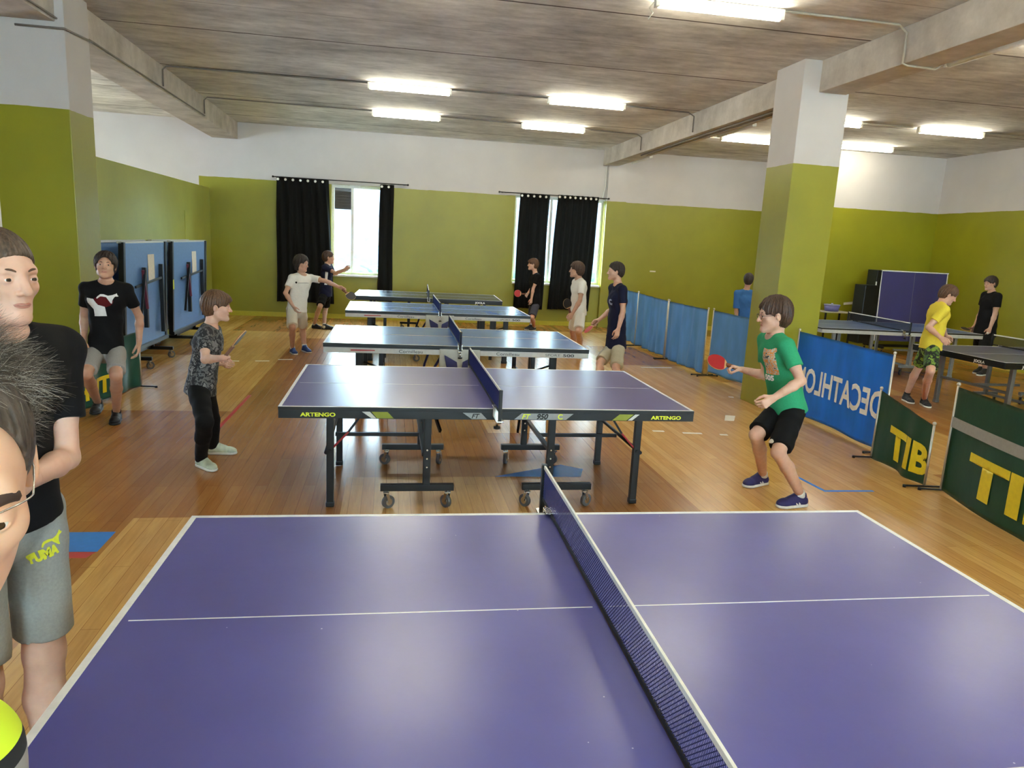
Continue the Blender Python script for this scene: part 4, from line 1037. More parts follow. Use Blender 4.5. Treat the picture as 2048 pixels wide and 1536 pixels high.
def person(name_lb, J, H, look, body_face, skinm, shirt, shorts, shoes, hair, hs=1.0, pitch=0, roll=0, vox=.006, hvox=None, group=None, curlL=(.4, .5, .3), curlR=(.4, .5, .3), handL=None, handR=None, socks=None, long_pants=False, shirt_len=.07, sleeve=.55, shorts_len=.80, extra=None, stout=1.0, face=True, headL=1.0, jaw=1.0, eyes=True, brow=BROWM, brw=1.0, armk=1.0, show_feet=True, tshade=None, flare=1.0):
    """J: joints as world points (np arrays)"""
    s = H / 1.75
    O = np.array([J['pelvis'][0], J['pelvis'][1], 0.0])
    root = empty('person', tuple(O), 0, name_lb, 'person', group)
    bf = nrm([body_face[0], body_face[1], 0]); f = Fld()
    side = nrm(J['shR'] - J['shL']); hside = nrm(J['hipR'] - J['hipL'])
    spine = nrm(J['neck'] - J['pelvis']); fw = nrm(np.cross(spine, side)) ; fw = fw if fw @ bf > 0 else -fw
    up = spine; T = stout
    mid = J['pelvis'] + (J['neck'] - J['pelvis']) * .42; chest = J['pelvis'] + (J['neck'] - J['pelvis']) * .74
    # torso
    f.econe(J['pelvis'] - hside * .0 + up * .02 * s, mid, .142 * s * T, .128 * s * T, hside, .68, .05 * s)
    f.econe(mid, chest, .128 * s * T, .150 * s * T, side, .66, .05 * s)
    f.econe(chest - side * .05 * s, chest + side * .05 * s, .11 * s, .11 * s, side, .9, .05 * s)
    f.cone(J['shL'] , J['neck'] - up * .005 * s, .048 * s, .050 * s, .05 * s); f.cone(J['shR'], J['neck'] - up * .005 * s, .048 * s, .050 * s, .05 * s)
    hc = J['head']; A = head_axes(look, pitch, roll); hz = hs
    skull = hc - A[1] * .028 * hz - A[2] * .055 * hz
    f.cone(J['neck'] - up * .02 * s, skull, .056 * s * .98, .050 * hz, .025 * s)
    for q in 'LR':
        sh, el, wr = J['sh' + q], J['el' + q], J['wr' + q]
        ka = armk; f.cone(sh, el, .047 * s * T, .036 * s * ka, .03 * s); f.cone(sh + (el - sh) * .35, sh + (el - sh) * .6, .044 * s * T * ka, .042 * s * T * ka, .02 * s)
        m1 = el + (wr - el) * .28; f.cone(el, m1, .036 * s * ka, .039 * s * ka, .015 * s); f.cone(m1, wr, .039 * s * ka, .025 * s * (.4 + .6 * ka), .015 * s)
        hp, kn, an = J['hip' + q], J['kn' + q], J['an' + q]
        f.cone(hp, hp + (kn - hp) * .5, .083 * s * T, .070 * s * T, .04 * s); f.cone(hp + (kn - hp) * .5, kn, .070 * s * T, .053 * s, .03 * s)
        kb = nrm(np.cross(np.cross(kn - hp, an - kn) , an - hp)) if np.linalg.norm(np.cross(kn - hp, an - kn)) > 1e-4 else bf
        calf = kn + (an - kn) * .32 - bf * .012 * s; f.cone(kn, calf, .050 * s, .053 * s, .02 * s); f.cone(calf, an, .053 * s, .033 * s, .02 * s)
        ft = J['toe' + q]; heel = an - nrm((ft - an) * np.array([1, 1, 0])) * .035 * s; heel[2] = .03 * s
        f.cone(an, heel, .034 * s, .030 * s, .02 * s); f.cone(an, ft, .036 * s, .024 * s, .02 * s)
    head_ops(f, hc, A, hz, jaw=jaw, long=headL)
    hb = []
    for q, hd, cu in (('L', handL, curlL), ('R', handR, curlR)):
        wr = J['wr' + q]; arm = nrm(wr - J['el' + q]); hd = hd or {}
        d = nrm(hd.get('d', arm)); n = np.asarray(hd.get('n', -side if q == 'R' else side), float)
        if abs(nrm(n) @ d) > .95: n = fw
        n = nrm(n - d * (n @ d)); t = hd.get('t')
        if t is None: t = np.cross(d, n) * (1 if q == 'R' else -1); 
        hand_ops(f, wr + d * .0 * s, d, np.asarray(t, float), n, s * 1.0, cu, hd.get('thumb', .4), hd.get('spread', .12))
        lo = wr + d * .08 * s - .13 * s; hi = wr + d * .08 * s + .13 * s; hb.append((lo, hi))
    if hvox:
        hl = (hc - np.array([.14, .14, .135]) * hz, hc + np.array([.14, .14, .17]) * hz)
        boxes = [hl] + (hb if hvox < .004 else [])
        parts = [f.mesh(vox, minus=boxes)] + [f.mesh(hvox, only=b_) for b_ in boxes]
    else: parts = [f.mesh(vox)]
    np_obj('body', parts, skinm, root, O)
    if eyes: head_extras(root, O, hc, A, hz, brow, brw=brw)
    if hair:
        g = hair_field(hc, A, hz, hair); np_obj('hair', [g.mesh(hvox or min(vox, .005))], hair['m'], root, O)
    # shirt
    g = Fld(); off = .016 * s; cut = J['pelvis'] - up * shirt_len * s
    low = J['pelvis'] - up * (shirt_len + .08) * s
    g.econe(low, mid, .186 * s * T * flare, .150 * s * T, hside, .80, .05 * s); g.econe(mid, chest, .148 * s * T, .164 * s * T, side, .68, .05 * s)
    g.econe(chest - side * .05 * s, chest + side * .05 * s, .122 * s, .122 * s, side, .9, .05 * s)
    for q in 'LR':
        g.cone(J['sh' + q], J['neck'] - up * .012 * s, .062 * s, .058 * s, .05 * s)
    g.wr(.007 * s, 26 / s, int(H * 100)); g.plane(cut, -up, .006)
    g.ell(J['neck'] + up * .030 * s + fw * .02 * s, np.array([side, fw, up]), np.array([.070, .075, .050]) * s, .006, True)
    for q in 'LR':
        sh, el = J['sh' + q], J['el' + q]; e2 = sh + (el - sh) * sleeve; u = nrm(el - sh)
        g.cut(sh, e2, .062 * s * T, .062 * s * T, e2, u, .022 * s)
    so = np_obj('shirt', [g.mesh(vox)], shirt, root, O)
    # trousers or shorts
    g = Fld(); pf = .020 * s
    g.econe(J['pelvis'] + up * .045 * s, J['pelvis'] - up * .05 * s, .145 * s * T, .150 * s * T, hside, .72, .04 * s)
    for q in 'LR':
        hp, kn, an = J['hip' + q], J['kn' + q], J['an' + q]
        if long_pants:
            g.cone(hp, kn, .099 * s, .070 * s, .03 * s); g.cone(kn, an - (an - kn) * .04, .072 * s, .056 * s, .02 * s); g.cone(kn, kn + (an - kn) * .4 - bf * .01, .070 * s, .066 * s, .02 * s)
        else:
            u = nrm(kn - hp); L = np.linalg.norm(kn - hp); e2 = hp + u * (L * shorts_len + .06 * s)
            g.cut(hp, e2, .091 * s * T, .090 * s * T * flare, hp + u * L * shorts_len, u, .022 * s)
    g.wr(.006 * s, 24 / s, int(H * 100) + 7)
    po = np_obj('trousers' if long_pants else 'shorts', [g.mesh(vox)], shorts, root, O)
    # socks and shoes
    if show_feet:
        for q in 'LR':
            an, ft, kn = J['an' + q], J['toe' + q], J['kn' + q]
            if socks is not None:
                g = Fld(); u = nrm(kn - an); g.cone(an - u * .03 * s, an + u * .07 * s, .040 * s, .043 * s, .01); g.plane(an + u * .065 * s, u, .004); np_obj('sock', [g.mesh(vox)], socks, root, O)
            g = Fld(); d = (ft - an) * np.array([1, 1, 0]); d = nrm(d); z0 = J.get('lift' + q, 0.0); upv = np.array([0, 0, 1.0])
            tilt = J.get('tilt' + q, 0.0); fd = d * math.cos(tilt) + upv * math.sin(tilt); fu = upv * math.cos(tilt) - d * math.sin(tilt)
            hl_ = an - d * .045 * s; base = np.array([hl_[0], hl_[1], z0]); lt = np.cross(fd, fu); B = lambda a, b, c_: base + fd * a * s + lt * b * s + fu * c_ * s
            g.econe(B(.035, 0, .045), B(.20, 0, .038), .044 * s, .046 * s, lt, .85, .02 * s); g.ell(B(.225, 0, .034), np.array([fd, lt, fu]), np.array([.050, .045, .032]) * s, .02 * s)
            g.cone(B(.04, 0, .05), B(.055, 0, .095), .042 * s, .041 * s, .02 * s); g.cone(B(.055, 0, .095), B(.15, 0, .06), .036 * s, .034 * s, .02 * s)
            g.plane(B(.1, 0, .022), -fu, .003); g.ell(B(.05, 0, .125), np.array([fd, lt, fu]), np.array([.032, .030, .03]) * s, .005, True)
            sho = np_obj('shoe', [g.mesh(min(vox, .005))], shoes[0], root, O)
            g = Fld(); g.econe(B(.03, 0, .014), B(.205, 0, .014), .046 * s, .049 * s, lt, .999, .02 * s); g.ell(B(.225, 0, .014), np.array([fd, lt, fu]), np.array([.054, .050, .03]) * s, .02 * s)
            g.plane(B(.1, 0, .026), fu, .003); g.plane(B(.1, 0, .001), -fu, .002)
            np_obj('sole', [g.mesh(min(vox, .005))], shoes[1], sho, O)
            if len(shoes) > 2:
                Oz = Vector(tuple(O)); Bv = lambda a, b, c_: Vector(tuple(B(a, b, c_))) - Oz
                for w in (-1, 1):
                    one('shoe_stripe', lambda b: (bar(b, Bv(.09, w * .047, .03), Bv(.13, w * .030, .072), .004, .014), bar(b, Bv(.115, w * .049, .03), Bv(.155, w * .031, .066), .004, .010)), shoes[2], sho)
                one('laces', lambda b: [tube(b, Bv(.12 + k * .018, -.020, .086 - k * .008), Bv(.128 + k * .018, .020, .086 - k * .008), .0035, n=6) for k in range(4)], shoes[2], sho)
    return root, so, po, O, A
def pose(H, pel, neck, face, bface, arms, legs, head, hdepth=0, hipside=None, Y=None, necky=None):
    """joints from photo sight lines. pel (px,py), Y its depth; limbs: (px, sign) pairs; feet: toe px and ankle px on the floor"""
    s = H / 1.75; J = {}
    J['pelvis'] = npv(at(*pel, y=Y)); J['neck'] = npv(at(*neck, y=Y if necky is None else necky))
    bf = nrm([bface[0], bface[1], 0]); rt = np.cross(bf, [0, 0, 1.0])
    hf = nrm([hipside[0], hipside[1], 0]) if hipside is not None else bf; hr = np.cross(hf, [0, 0, 1.0]); sp = nrm(J['neck'] - J['pelvis'])
    J['shR'] = J['neck'] + rt * .097 * H - sp * .030 * H; J['shL'] = J['neck'] - rt * .097 * H - sp * .030 * H
    J['hipR'] = J['pelvis'] + hr * .052 * H - sp * .03 * H; J['hipL'] = J['pelvis'] - hr * .052 * H - sp * .03 * H
    J['head'] = npv(at(*head, y=J['neck'][1] + hdepth))
    for q in 'LR':
        (ep, es), (wp, ws) = arms[q]
        J['el' + q] = bone(J['sh' + q], ep, .172 * H, es); J['wr' + q] = bone(J['el' + q], wp, .146 * H, ws)
        (kp, ks), ap, tp, *rest = legs[q]
        z = rest[0] if rest else 0
        an = npv(at(*ap, z=.075 * s + z)); J['kn' + q] = bone(J['hip' + q], kp, .240 * H, ks)
        J['an' + q] = an; L = np.linalg.norm(an - J['kn' + q]); J['shank' + q] = L / H
        J['toe' + q] = npv(at(*tp, z=.035 * s + z)) ; d = nrm((J['toe' + q] - an) * np.array([1, 1, 0])); J['toe' + q] = an + d * .16 * s; J['toe' + q][2] = .035 * s + z
        J['lift' + q] = z
    return J
# ------------------------------------------------------------------ who is in the hall
def decal(target, O, px, bm, m, up=None, name='print', off=.003, rot=0, side=None):
    """lays a flat print onto the cloth around the point seen at px"""
    T = BVHTree.FromPolygons([v.co for v in target.data.vertices], [p.vertices for p in target.data.polygons])
    Ov = Vector(tuple(O)); o0 = CAM - Ov; r = ray(*px).normalized(); h = T.ray_cast(o0, r)
    if h[0] is None: print('decal misses', name, px); bm.free(); return None
    c0 = h[0]; n = h[1]; n = n if n.dot(r) < 0 else -n
    acc = n.copy()
    for dx in (-8, 8):
        for dy in (-8, 8):
            q = T.ray_cast(o0, ray(px[0] + dx, px[1] + dy).normalized())
            if q[0] is not None: acc += q[1] if q[1].dot(r) < 0 else -q[1]
    n = acc.normalized(); u = Vector((0, 0, 1)); u = (u - n * u.dot(n)).normalized(); x = u.cross(n)
    x, u = x * math.cos(rot) + u * math.sin(rot), u * math.cos(rot) - x * math.sin(rot)
    for v in bm.verts:
        p = c0 + x * v.co.x + u * v.co.y; q = T.find_nearest(p + n * .01)
        nn_ = q[1]
        v.co = q[0] + nn_ * (off + v.co.z)
    bmesh.ops.recalc_face_normals(bm, faces=bm.faces[:])
    return mesh_obj(name, bm, m, target)
def fine_bm(bm, L):
    for _ in range(7):
        bmesh.ops.triangulate(bm, faces=bm.faces[:]); es = [e for e in bm.edges if e.calc_length() > L]
        if not es: break
        bmesh.ops.subdivide_edges(bm, edges=es, cuts=1)
    bmesh.ops.triangulate(bm, faces=bm.faces[:])
def poly_bm(pts, k=1, cuts=3):
    bm = bmesh.new(); f = bm.faces.new([bm.verts.new((p[0] * k, p[1] * k, 0)) for p in pts]); bmesh.ops.triangulate(bm, faces=[f])
    fine_bm(bm, .012)
    return bm
def txt_bm(t, size, width=None, bold=.0, shear=0):
    bm = text_bm(t, size, 0, bold, shear, width); fine_bm(bm, .014); return bm
CAT = [(-1, -.25), (-.85, .0), (-.5, .12), (-.1, .1), (.25, .3), (.5, .55), (.62, .75), (.78, .55), (.95, .5), (.8, .36), (.6, .3), (.5, .1), (.45, -.25), (.55, -.6), (.42, -.62), (.28, -.2), (.1, -.12), (-.2, -.1), (-.5, -.15), (-.75, -.22), (-.95, -.55), (-1.05, -.5)]
SKP = skin('skin_fair', (216, 172, 148)); SKT = skin('skin_light_tan', (200, 156, 130)); SKM = skin('skin_man', (222, 178, 148))
HBR = hair_mat('brown_hair', (44, 28, 20), (92, 62, 42)); HDK = hair_mat('dark_brown_hair', (26, 18, 15), (58, 42, 34)); HMB = hair_mat('mid_brown_hair', (66, 42, 26), (116, 80, 52)); HBZ = hair_mat('cropped_brown_hair', (58, 44, 34), (98, 78, 60))
HDG = hair_mat('dark_grey_hair', (52, 44, 38), (92, 80, 70)); BKC = fabric('black_jersey', (12, 11, 13)); GYC = fabric('grey_marl_jersey', (158, 154, 148)); NVC = fabric('navy_jersey', (24, 27, 52)); WHC = fabric('white_jersey', (226, 220, 208)); CRC = fabric('cream_shorts_cloth', (212, 204, 184))
GNC = fabric('green_jersey', (52, 156, 108)); YLC = fabric('yellow_jersey', (230, 208, 70)); BLC = fabric('blue_jersey', (60, 108, 164)); DGC = fabric('dark_grey_cloth', (70, 70, 82)); SND = fabric('sand_shorts_cloth', (190, 182, 158)); BKP = fabric('black_trouser_cloth', (12, 11, 12))
SOLE_W = mat('white_sole', (222, 220, 210), .5); SOLE_K = mat('black_sole', (30, 30, 32), .6); SH_NV = mat('navy_shoe', (40, 36, 92), .6); SH_BK = mat('black_shoe', (32, 32, 36), .6); SH_GW = mat('pale_green_shoe', (196, 204, 178), .6, var=.25, nscale=18); SH_BL = mat('blue_shoe', (36, 66, 120), .6); SH_RW = mat('red_white_shoe', (206, 150, 140), .6, var=.4, nscale=25)
WPR = mat('white_print', (232, 230, 226), .6); SKBL = fabric('blue_sock', (44, 66, 170)); SKWH = fabric('white_sock', (226, 224, 216)); SKBK = fabric('black_sock', (26, 26, 28))
QUICK = False

# boy in green, right of the second table
J = pose(1.63, (1574, 806), (1549, 672), (-1, -.1), (-1, .05), {'L': (((1602, 762), -1), ((1546, 797), -1)), 'R': (((1532, 752), -1), ((1484, 739), 1))},
         {'L': (((1556, 905), -1), (1603, 994), (1570, 1006)), 'R': (((1512, 870), -1), (1526, 952), (1475, 970))}, (1548, 630), hdepth=-.02, Y=4.84)
rdir = nrm(npv(at(1430, 728, y=5.06)) - npv(at(1470, 740, y=5.02)))
R_ = person('boy in a green t-shirt with glasses, crouching right of the second table', J, 1.63, (-1, .2), (-1, .05), SKP, GNC, BKC, (SH_NV, SOLE_W, WPR), dict(m=HBR, fringe=.052, back=-.075, th=.016, amp=.003), hs=1.06, pitch=-.12, vox=.0065, hvox=.0026, curlR=(.9, 1.2, .8), curlL=(.8, .8, .5), handR=dict(d=rdir, n=(0, -.3, -1), thumb=.9, spread=.05), handL=dict(thumb=.5), socks=SKWH, shorts_len=.88, sleeve=.62)
root, so, po, O, A = R_
hw = J['wrR'] + rdir * .025
racket('red-faced bat held flat in the outstretched hand of the boy in green', hw, rdir, (-.15, -.62, .77))
P = lambda x, y, z: Vector(tuple(J['head'] + (A[0] * x + A[1] * y + A[2] * z) * 1.06 - O))
def gl(b):
    for q in (-1, 1):
        c = [P(q * .033 + .023 * math.cos(t) , .098, -.002 + .017 * math.sin(t)) for t in np.linspace(0, 2 * PI, 17)]
        path_tube(b, c, .0016, 6); path_tube(b, [P(q * .056, .097, .004), P(q * .076, .05, .004), P(q * .079, -.005, .002)], .0016, 6)
    path_tube(b, [P(-.010, .100, .002), P(.010, .100, .002)], .0016, 6)
one('glasses', gl, mat('black_spectacle_frame', (22, 20, 24), .3), root)
decal(so, O, (1537, 722), poly_bm([(-.075, -.11), (.075, -.11), (.075, .11), (-.075, .11)]), camo_mat('faded_graphic_print', [(60, 66, 60), (196, 186, 168), (232, 150, 70), (208, 200, 180), (86, 92, 84)], 24), name='print', off=.003)
decal(so, O, (1539, 755), txt_bm('505', .055, .10, .003), WPR, off=.005, name='print')
decal(po, O, (1541, 882), poly_bm([(.033 * math.cos(t), .033 * math.sin(t)) for t in np.linspace(0, 2 * PI, 14)[:-1]]), WPR, name='emblem')

# boy in the grey print shirt
J = pose(1.43, (403, 766), (421, 655), (1, 0), (1, 0), {'R': (((410, 719), -1), ((446, 716), -1)), 'L': (((436, 722), 1), ((448, 727), 1))},
         {'R': (((410, 845), -1), (402, 918), (440, 940)), 'L': (((424, 835), 1), (426, 893), (458, 901))}, (434, 613), Y=5.72)
hd = nrm(npv(at(468, 703, y=5.5)) - J['wrR'])
root, so, po, O, A = person('boy in a grey leaf-print t-shirt and black trousers, standing left of the second table', J, 1.43, (1, .12), (1, 0), SKP, camo_mat('grey_leaf_print', [(26, 25, 27), (34, 33, 36), (96, 94, 92), (30, 29, 32), (132, 128, 124), (28, 27, 30)], 12), BKP, (SH_GW, SOLE_W), dict(m=HMB, fringe=.040, back=-.06, th=.016, amp=.002), hs=.93, pitch=-.05, vox=.0065, hvox=.0028, long_pants=True, socks=SKBL, curlR=(.9, 1.1, .8), curlL=(.9, .8, .5), handR=dict(d=hd, n=(0, .5, -.4), thumb=.8), sleeve=.66, shirt_len=.10)
rd = nrm(npv(at(490, 676, y=5.45)) - npv(at(466, 706, y=5.45)))
racket('bat held edge-on by the boy in grey leaf print', J['wrR'] + hd * .04, rd, np.cross(nrm(J['wrR'] - npv(CAM)), rd) + V3(0, -.10, 0), red=False, s=.95)

# walking boy in black with a cat print
J = pose(1.62, (212, 690), (213, 567), (.2, -1), (.15, -1), {'R': (((168, 632), 1), ((168, 680), -1)), 'L': (((279, 634), 1), ((278, 687), -1))},
         {'R': (((172, 748), -1), (196, 806), (176, 838), .03), 'L': (((232, 752), -1), (233, 826), (222, 856))}, (211, 532), Y=6.85)
root, so, po, O, A = person('walking boy in a black t-shirt with a leaping cat print and grey shorts', J, 1.62, (.25, -1), (.15, -1), SKT, BKC, GYC, (SH_BK, SOLE_K), dict(m=HDK, fringe=.062, back=-.07, th=.016, amp=.003, long=.0, ear=True, vol=.0), hs=.98, stout=.9, pitch=.18, roll=.05, vox=.0065, hvox=.0035, socks=SKBK, shorts_len=.80, sleeve=.60)
decal(so, O, (205, 603), poly_bm([(.085 * math.cos(t), .055 * math.sin(t)) for t in np.linspace(0, 2 * PI, 16)[:-1]]), fabric('dark_red_print', (92, 22, 26)), name='print', off=.002)
decal(so, O, (217, 594), poly_bm(CAT[::-1], .085), WPR, name='cat_print', off=.004, rot=-.35)
decal(so, O, (193, 614), poly_bm([(-.10, .09), (-.02, .08), (.02, .02), (.075, .0), (.085, -.08), (-.03, -.085), (-.03, -.02), (-.09, .03)], .95), WPR, name='print', off=.003)
decal(po, O, (235, 735), txt_bm('PUMA', .03, .06, .001), WPR, name='lettering')

# boy in white with an arm stretched over the blue table
J = pose(1.52, (594, 614), (604, 550), (.8, -.5), (.5, -.85), {'R': (((571, 586), -1), ((587, 614), -1)), 'L': (((651, 562), -1), ((678, 574), -1))},
         {'R': (((585, 656), -1), (585, 698), (594, 708)), 'L': (((605, 655), 1), (609, 695), (626, 705))}, (603, 527), Y=11.25)
hd = nrm(npv(at(688, 582, y=11.0)) - npv(at(676, 573, y=11.05)))
root, so, po, O, A = person('boy in a white t-shirt with shoulder-length dark hair, arm stretched out to the right', J, 1.52, (.9, -.45), (.5, -.85), SKT, WHC, CRC, (SH_BL, SOLE_W), dict(m=HDK, fringe=.05, th=.018, amp=.003, long=.05), hs=1.0, pitch=-.12, vox=.0075, hvox=.005, socks=SKWH, shorts_len=.9, sleeve=.6, flare=1.05)
racket('brown-edged bat in the outstretched hand of the boy in white', J['wrL'] + hd * .06, hd, (.3, -.75, .55), red=False)
decal(so, O, (606, 566), poly_bm([(-.08, -.006), (.10, -.006), (.10, .006), (-.08, .006)]), fabric('faint_grey_print', (170, 166, 158)), name='print')
decal(so, O, (592, 565), poly_bm([(.016 * math.cos(t), .016 * math.sin(t)) for t in np.linspace(0, 2 * PI, 10)[:-1]]), BKC, name='print')

# boy in dark clothes by the left window
J = pose(1.50, (651, 586), (655, 530), (1, .1), (1, -.3), {'R': (((672, 546), -1), ((690, 538), -1)), 'L': (((668, 548), 1), ((686, 542), 1))},
         {'R': (((640, 614), -1), (628, 650), (640, 655)), 'L': (((652, 615), 1), (648, 652), (662, 656))}, (657, 515), Y=14.45)
root, so, po, O, A = person('boy in a dark t-shirt with a white stripe, standing by the left window', J, 1.50, (1, .1), (1, -.3), SKT, NVC, BKC, (SH_BK, SOLE_K), dict(m=HBR, fringe=.05, back=-.07, th=.014), hs=1.0, vox=.0085, hvox=.006, socks=SKWH, shorts_len=.85, sleeve=.6)
decal(so, O, (651, 556), poly_bm([(-.02, -.13), (.035, -.13), (.05, .13), (.0, .13)]), WPR, name='stripe_print')

# boy in black with a red bat by the right window
J = pose(1.55, (1069, 606), (1071, 548), (-1, 0), (-1, -.2), {'L': (((1066, 578), -1), ((1062, 603), -1)), 'R': (((1064, 576), 1), ((1055, 588), -1))},
         {'L': (((1064, 635), -1), (1068, 655), (1058, 660)), 'R': (((1062, 634), 1), (1062, 653), (1053, 657))}, (1066, 529), Y=15.1)
root, so, po, O, A = person('boy in a black t-shirt and grey shorts in front of the right window curtains', J, 1.55, (-1, .1), (-1, -.1), SKP, BKC, DGC, (SH_BK, SOLE_W), dict(m=HMB, fringe=.045, back=-.08, th=.016), hs=1.0, vox=.0085, hvox=.006, socks=SKWH, shorts_len=.9, sleeve=.62)
racket('bright red bat held low by the boy in black at the right window', J['wrR'] + V3(-.05, -.04, .0), (-1, -.1, .05), (.1, -1, .12))

# boy all in white
J = pose(1.60, (1157, 622), (1158, 560), (-1, 0), (-1, -.1), {'L': (((1160, 601), -1), ((1145, 627), -1)), 'R': (((1150, 598), 1), ((1142, 625), 1))},
         {'L': (((1157, 664), -1), (1160, 706), (1150, 720)), 'R': (((1145, 662), 1), (1148, 702), (1138, 712))}, (1153, 540), Y=11.0)
hd = nrm(npv(at(1136, 632, y=10.85)) - J['wrL'])
root, so, po, O, A = person('boy all in white with thick brown hair, right end of the fourth table', J, 1.60, (-1, .15), (-1, 0), SKT, WHC, WHC, (SH_RW, SOLE_W), dict(m=HBR, fringe=.050, back=-.085, th=.020, amp=.003, ear=True), hs=.99, vox=.0075, hvox=.005, socks=SKWH, shorts_len=.82, sleeve=.62, curlL=(.8, 1, .7))
racket('dark maroon bat held upright by the boy all in white', J['wrL'] + hd * .06, (-.35, .0, .9), (.3, -.9, .1), red=False)

# tall boy in navy
J = pose(1.70, (1232, 686), (1236, 570), (-1, 0), (-1, -.1), {'L': (((1246, 628), -1), ((1232, 676), -1)), 'R': (((1224, 632), 1), ((1196, 641), -1))},
         {'L': (((1232, 738), -1), (1240, 775), (1225, 783)), 'R': (((1200, 726), -1), (1196, 765), (1180, 770))}, (1231, 543), Y=9.5)
hd = nrm(npv(at(1184, 642, y=9.35)) - J['wrR'])
root, so, po, O, A = person('tall boy in a navy t-shirt and sand shorts beside the blue barriers', J, 1.70, (-1, .12), (-1, -.1), SKP, NVC, SND, (SH_BK, SOLE_W), dict(m=HDK, short=.058, fringe=.058, back=-.05, th=.014, amp=.004), hs=1.0, vox=.0068, hvox=.0042, socks=SKWH, shorts_len=.86, sleeve=.62, curlR=(.9, 1.1, .8))
racket('bat seen edge-on in the hand of the tall boy in navy', J['wrR'] + hd * .05, (-.45, -.1, -.45), np.cross(nrm(J['wrR'] - npv(CAM)), (-.45, -.1, -.45)) + V3(0, -.22, 0))
decal(so, O, (1221, 604), poly_bm([(-.05, -.01), (-.04, .03), (0, .045), (.045, .03), (.02, .02), (-.01, .02), (-.02, 0), (.01, -.012), (.05, -.01), (.04, -.04), (0, -.045), (-.035, -.035)]), fabric('pale_print', (150, 156, 180)), name='print')

# boy in yellow
J = pose(1.62, (1862, 688), (1881, 610), (1, 0), (.9, -.35), {'R': (((1857, 655), -1), ((1882, 676), -1)), 'L': (((1884, 652), 1), ((1892, 672), 1))},
         {'R': (((1861, 742), -1), (1848, 800), (1874, 822)), 'L': (((1838, 733), 1), (1812, 792), (1834, 808))}, (1897, 590), Y=8.02)
root, so, po, O, A = person('boy in a yellow t-shirt and green camouflage shorts, looking down', J, 1.62, (.88, -.47), (.9, -.35), SKP, YLC, camo_mat('green_camouflage', [(34, 52, 34), (70, 104, 48), (30, 40, 34), (126, 160, 60), (60, 92, 50), (196, 214, 80)], 7), (SH_BK, SOLE_W), dict(m=HMB, fringe=.05, back=-.06, th=.016, amp=.003), hs=.95, pitch=-.45, vox=.0068, hvox=.0042, shorts_len=.86, sleeve=.62, curlR=(.8, .9, .6), curlL=(.8, .9, .6), socks=SKBK)

# boy in black at the far right
J = pose(1.74, (1970, 664), (1984, 586), (-1, -.4), (-1, .2), {'L': (((1990, 630), -1), ((1978, 662), -1)), 'R': (((1960, 630), 1), ((1948, 655), 1))},
         {'L': (((1968, 705), -1), (1970, 742), (1955, 748)), 'R': (((1958, 704), 1), (1962, 738), (1948, 744))}, (1981, 567), Y=11.0)
root, so, po, O, A = person('boy in a black t-shirt with black hair at the far right, facing left', J, 1.74, (-1, -.1), (-1, .2), SKP, BKC, BKC, (SH_BK, SOLE_W), dict(m=HDK, fringe=.045, back=-.06, th=.016), hs=1.0, vox=.0075, hvox=.005, shorts_len=.95, sleeve=.6, stout=1.15, pitch=-.1)
tag(one('table_tennis_ball', lambda b: bmesh.ops.create_uvsphere(b, u_segments=16, v_segments=12, radius=.02, matrix=Matrix.Translation(Vector(tuple(J['wrL'] + nrm(J['wrL'] - J['elL']) * .085 + V3(-.03, -.02, 0))))), WPR, smooth=True), 'small white ball in the hand of the boy in black at the far right', 'ball')
racket('dark bat in the lowered hand of the boy in black at the far right', J['wrR'] + V3(-.04, 0, -.04), (-1, -.2, -.1), (0, -.3, 1), red=False)

# person in blue behind the pillar
J = pose(1.56, (1492, 662), (1492, 582), (.3, 1), (.3, 1), {'L': (((1472, 622), 1), ((1474, 655), 1)), 'R': (((1514, 622), 1), ((1512, 655), 1))},
         {'L': (((1486, 705), 1), (1486, 745), (1488, 740)), 'R': (((1500, 705), 1), (1500, 745), (1502, 740))}, (1497, 560), Y=11.9)
person('person in a blue long-sleeved top half hidden behind the right pillar, back turned', J, 1.56, (.5, 1), (.3, 1), SKT, BLC, BKC, (SH_BK, SOLE_W), dict(m=HDK, fringe=.045, back=-.07, th=.014), hs=.95, vox=.0085, hvox=.006, sleeve=1.0, shirt_len=.09)

# tall teenager in black on the left
def teen():
    H = 1.80; Y0 = 2.0; J = {}
    J['pelvis'] = npv(at(2, 1008, y=2.06)); J['neck'] = npv(at(-14, 672, y=2.02)); J['head'] = npv(at(-6, 553, y=1.99))
    bf = nrm([.86, -.50, 0]); rt = np.cross(bf, [0, 0, 1.0]); sp = nrm(J['neck'] - J['pelvis'])
    J['shR'] = J['neck'] + rt * .100 * H - sp * .03 * H; J['shL'] = J['neck'] - rt * .100 * H - sp * .03 * H
    J['hipR'] = J['pelvis'] + rt * .052 * H - sp * .03 * H; J['hipL'] = J['pelvis'] - rt * .052 * H - sp * .03 * H
    J['elL'] = bone(J['shL'], (135, 932), .172 * H, -1); J['wrL'] = bone(J['elL'], (42, 968), .146 * H, -1)
    J['elR'] = J['shR'] + V3(-.03, -.02, -.31); J['wrR'] = J['elR'] + V3(.08, -.14, -.20)
    for q, dx in (('L', 0), ('R', 0)):
        h = J['hip' + q]; J['kn' + q] = h + V3(.0, -.01, -.245 * H); J['an' + q] = V3(J['kn' + q][0] - .01, J['kn' + q][1] + .02, .08); J['toe' + q] = J['an' + q] + bf * .16; J['toe' + q][2] = .035; J['lift' + q] = 0
    return J, H
J, H = teen()
print('teen knee z', J['knL'], 'sh', J['shL'], 'head', J['head'])
